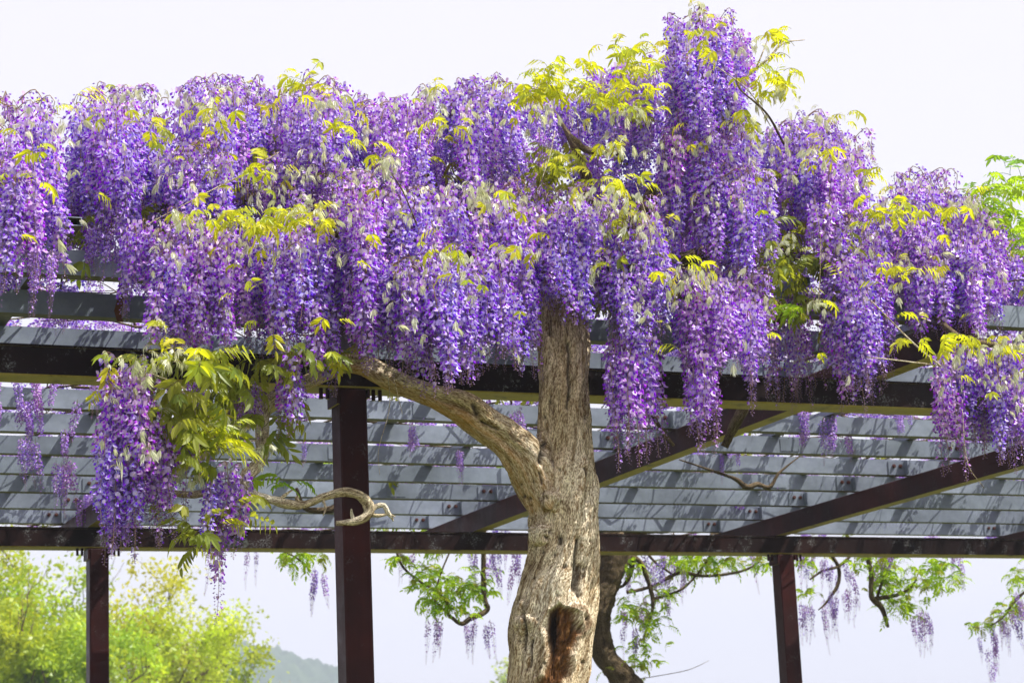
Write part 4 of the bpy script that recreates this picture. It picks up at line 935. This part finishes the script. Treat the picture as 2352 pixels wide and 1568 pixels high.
    # hanging sprays: flowers (x, y, count, spread x, spread y) and leaves
    for (x, y, n, sx, sy, kind) in ((725, 1300, 4, 14, 14, 'full'), (1020, 1420, 5, 26, 10, 'tail'), (1075, 1425, 5, 24, 8, 'tail'), (1120, 1430, 3, 18, 8, 'tail'), (985, 1425, 2, 6, 8, 'sparse'), (1160, 1262, 10, 40, 18, 'full'), (1100, 1262, 4, 30, 10, 'tail'),
                              (1480, 1270, 9, 50, 16, 'tail'), (1560, 1320, 6, 40, 16, 'full'), (1480, 1390, 7, 34, 20, 'tail'), (1530, 1290, 5, 60, 20, 'full'), (1450, 1440, 5, 30, 16, 'tail'), (1860, 1270, 7, 30, 14, 'tail'), (1930, 1290, 8, 40, 16, 'full'), (1880, 1380, 9, 34, 12, 'tail'), (1930, 1370, 7, 20, 14, 'tail'), (1840, 1390, 3, 10, 10, 'sparse'),
                              (2040, 1262, 6, 18, 8, 'full'), (2120, 1420, 5, 22, 10, 'tail'), (2190, 1262, 4, 14, 8, 'full'), (2100, 1400, 3, 30, 10, 'tail'), (2310, 1440, 8, 24, 20, 'tail'), (2340, 1380, 8, 26, 30, 'full'), (2255, 1450, 2, 8, 8, 'tail'), (2290, 1500, 3, 16, 14, 'tail'),
                              (900, 1262, 4, 60, 4, 'sparse'), (600, 1262, 3, 40, 6, 'sparse'), (520, 1262, 3, 30, 6, 'sparse'), (1730, 1262, 2, 10, 6, 'sparse')):
        for i in range(max(1, int(n*.95))):
            kk = {'full': 'tail', 'tail': rng.choice(['tail', 'sparse']), 'sparse': 'sparse'}[kind]
            rac(x+rng.normal(0, .8)*sx, y+rng.normal(0, .8)*sy, RY+rng.uniform(-.1, .25), kk, rng.uniform(.42, .75))
    for (x, y, n, sx, sy) in ((670, 1282, 12, 30, 14), (715, 1285, 8, 30, 16), (920, 1290, 10, 26, 20), (980, 1330, 22, 36, 24), (1050, 1350, 26, 46, 26), (1100, 1350, 14, 30, 26), (1030, 1395, 18, 36, 20), (990, 1380, 8, 20, 10), (1000, 1262, 8, 60, 10),
                        (1450, 1300, 12, 30, 20), (1560, 1290, 22, 50, 24), (1620, 1290, 20, 50, 20), (1680, 1290, 14, 40, 16), (1740, 1285, 8, 20, 14), (1450, 1400, 14, 34, 24), (1490, 1440, 18, 28, 26), (1480, 1510, 14, 36, 24), (1520, 1370, 10, 36, 20), (1425, 1545, 4, 20, 8),
                        (1860, 1290, 8, 30, 18), (1970, 1290, 8, 20, 16), (2030, 1330, 22, 30, 26), (2060, 1390, 22, 34, 24), (2120, 1340, 26, 46, 30), (2160, 1300, 18, 30, 24), (2040, 1290, 14, 30, 18), (2190, 1330, 8, 18, 14), (1850, 1370, 5, 18, 10),
                        (2340, 1330, 12, 16, 22), (2330, 1400, 10, 24, 16), (2250, 1435, 5, 26, 6), (2300, 1420, 6, 24, 10), (930, 1195, 16, 50, 10), (880, 1203, 6, 30, 6)):
        for i in range(int(n*2.3)): lf(x+rng.normal(0, .6)*sx, y+rng.normal(0, .6)*sy, RY+rng.uniform(-.15, .3), 'lime' if rng.random() < .8 else 'green', .75)
    # small clusters hanging through the roof
    for (x, y, Y, n, sx, kind, sc) in ((60, 920, 10.6, 9, 60, 'full', .55), (40, 860, 10.2, 6, 60, 'full', .5), (150, 1060, 12, 5, 14, 'tail', .6), (150, 990, 11.5, 2, 8, 'tail', .5), (60, 1000, 11.6, 5, 30, 'tail', .55), (195, 1130, 14.5, 5, 14, 'full', .6), (270, 1140, 14.6, 3, 18, 'full', .5), (270, 950, 11, 3, 12, 'tail', .5),
                                 (1850, 945, 11.2, 4, 14, 'full', .6), (1930, 950, 11.2, 4, 24, 'full', .6), (1890, 955, 11.2, 2, 10, 'tail', .6), (1700, 1010, 12, 4, 24, 'full', .4), (1660, 1040, 12.4, 2, 10, 'tail', .35), (1055, 1035, 12.2, 3, 8, 'tail', .4), (945, 975, 11, 3, 10, 'full', .4), (700, 1010, 11.6, 2, 10, 'tail', .35), (220, 870, 10.2, 3, 10, 'sparse', .4),
                                 (2050, 945, 11, 4, 40, 'full', .4), (1180, 940, 10.5, 3, 20, 'full', .5), (400, 640, 9.6, 6, 150, 'full', .45), (150, 650, 9.6, 8, 90, 'full', .5), (150, 755, 9.9, 6, 90, 'full', .45)):
        for i in range(n): rac(x+rng.normal(0, .6)*sx, y+rng.uniform(-8, 8), Y+rng.uniform(-.1, .1), kind, sc*rng.uniform(.85, 1.15))
    roof, roofl = [], []
    for i in range(4600):
        X = rng.uniform(-1.5, 13.5); Y = rng.uniform(9.1, 17.3); z = ZS+HS+rng.uniform(.10, .42)
        if noise3(np.array([[X*1.1, Y*1.3, 3.3]]))[0]+rng.normal(0, .10) < (-.20 if X < 4 else -.08): continue
        if rng.random() < .88: roof.append(((X, Y, z), (rng.choice([-1, 1])*rng.uniform(.9, 1.9), rng.normal(0, .3), rng.uniform(0, 6.28)), rng.uniform(.6, .95), int(rng.choice(KINDS['full']+KINDS['arch']))))
        else: roofl.append(((X, Y, z), (rng.normal(0, .6), rng.normal(0, .6), rng.uniform(0, 6.28)), rng.uniform(.9, 1.3), int(rng.choice(LIDX['lime']+LIDX['green']))))
    commit(vine2, R2, L2, roof, roofl)
    # bare stems added over the roof to cast thin shadow streaks on the slats
    b = MB()
    for i in range(1300):
        X = rng.uniform(-1, 13.5); Y = rng.uniform(8.9, 16.8); z = ZS+HS+rng.uniform(.05, .32); a = rng.uniform(0, 6.28); l = rng.uniform(.5, 1.3)
        p = [np.array([X, Y, z])]; 
        for k in range(5):
            a += rng.normal(0, .35); p.append(p[-1]+np.array([math.cos(a), math.sin(a), rng.normal(0, .12)])*l/5)
            p[-1][2] = max(p[-1][2], ZS+HS+.05)
        b.tube(p, np.linspace(rng.uniform(.004, .009), .002, 6), 4, cap=False)
    me = b.mesh('shadow_runners', BARK_D, True); V = np.concatenate(b.v); attr_bark(me, V, np.zeros((len(V), 3)))
    o = link('shadow_runners', me, vine2); o.location = -Vector(vine2.location); o['kind'] = 'stuff'
rear_vine()

# ------------------------------------------------------------------ trees beyond
def tree(name, base, h, cw, label, mtl, dens, seed, leafsize=.058, group=None, lo=.25, bark=BARK_D):
    r = random.Random(seed); g = np.random.default_rng(seed)
    root = empty(name, base, label, 'tree', group)
    segs = []; tips = []
    def grow(p, d, l, rad, lev):
        n = 6; pts = [p]; q = np.array(p); dd = np.array(d)
        for i in range(n):
            dd = dd+g.normal(0, .13, 3)+np.array([0, 0, .03]); dd /= np.linalg.norm(dd); q = q+dd*l/n; pts.append(q.copy())
            if lev >= 2: tips.append((q.copy(), lev))
        segs.append((np.array(pts), np.linspace(rad, rad*.55, n+1), lev))
        if lev < 4:
            for k in range(4 if lev < 2 else 3):
                i = g.integers(2, n+1); a = g.uniform(0, 6.28); el = g.uniform(.1, .9)
                nd = np.array([math.cos(a)*math.cos(el), math.sin(a)*math.cos(el), math.sin(el)])
                nd = nd*.75+dd*.5; nd /= np.linalg.norm(nd)
                grow(pts[i], nd, l*g.uniform(.58, .8), rad*.5, lev+1)
    grow(np.array([0, 0, 0.]), np.array([0, 0, 1.]), h*.36, h*.028, 0)
    allp = np.concatenate([s[0] for s in segs]); sx = cw/2/np.percentile(np.abs(allp[:, :2]), 97); sz = h/allp[:, 2].max()
    k = np.array([sx, sx, sz])
    b = MB()
    for pts, rad, lev in segs: b.tube(pts*k, rad*(1 if lev < 2 else .8), 6 if lev < 2 else 3, cap=False)
    me = b.mesh('trunk', bark, True); V = np.concatenate(b.v); attr_bark(me, V*.3, np.zeros((len(V), 3)))
    o = link('trunk', me, root); o.location = (0, 0, 0)
    tp = np.array([t[0]*k for t in tips]); n = int(len(tp)*dens)
    c = tp[g.integers(0, len(tp), n)]+g.normal(0, .26, (n, 3))*(h/8)*np.array([1, 1, .6])
    keep = (fbm(c*1.1, 2)+g.normal(0, .1, n) > -.02); c = c[keep]; n = len(c)
    a = g.normal(size=(n, 3)); a /= np.linalg.norm(a, axis=1)[:, None]; bb = np.cross(a, g.normal(size=(n, 3))); bb /= np.linalg.norm(bb, axis=1)[:, None]
    s = leafsize*g.uniform(.6, 1.3, (n, 1))
    V = np.stack([c-a*s, c+bb*s*.5, c+a*s, c-bb*s*.5], 1).reshape(-1, 3)
    b = MB(); cl = np.repeat(np.clip(1+fbm(c*1.1+5, 2)*.5, .5, 1.4), 4)[:, None]*np.ones(3)
    hue = np.repeat(noise3(c*.5+11), 4)[:, None]
    cl = cl*(1+hue*np.array([.25, 0, 0])+np.array([.03, 0, 0]))
    b.add(V, [(4*i, 4*i+1, 4*i+2, 4*i+3) for i in range(n)], cl)
    o = link('crown', b.mesh('crown', mtl), root); o.location = (0, 0, 0)
    return root
def tree_at(name, x, ytop, Y, wpx, *a, **k):
    P = at(x, ytop, Y); d = (P-CAM)@FWD
    return tree(name, (P[0], Y, 0), P[2], wpx*d/FPX, *a, **k)
G = 'spring trees beyond the pergola'
tree_at('broadleaf_tree', 30, 1150, 42, 640, 'tall lime green spring tree at the far left behind the left rear post', LEAF_T, 44, 1, group=G)
tree_at('broadleaf_tree', 390, 1275, 44, 560, 'rounded lime green tree between the left rear post and the front post', LEAF_T, 44, 2, group=G)
LEAF_P = leaf_mat('budding_leaf', (.42, .34, .22), .4, (.5, .42, .22))
tree_at('budding_tree', 330, 1225, 52, 560, 'nearly bare budding tree with grey twigs above the rounded green tree', LEAF_P, 3.5, 3, .03, G)
tree_at('broadleaf_tree', 500, 1400, 50, 360, 'low green tree with fresh leaves beside the blue hill', LEAF_T, 40, 4, group=G)
tree_at('broadleaf_tree', 190, 1330, 40, 420, 'bushy lime green tree seen low on both sides of the left rear post', LEAF_T, 44, 8, group=G)
tree_at('distant_tree', 1145, 1525, 150, 110, 'pale distant treetop just left of the gnarled trunk', LEAF_T, 12, 5, .2, G)
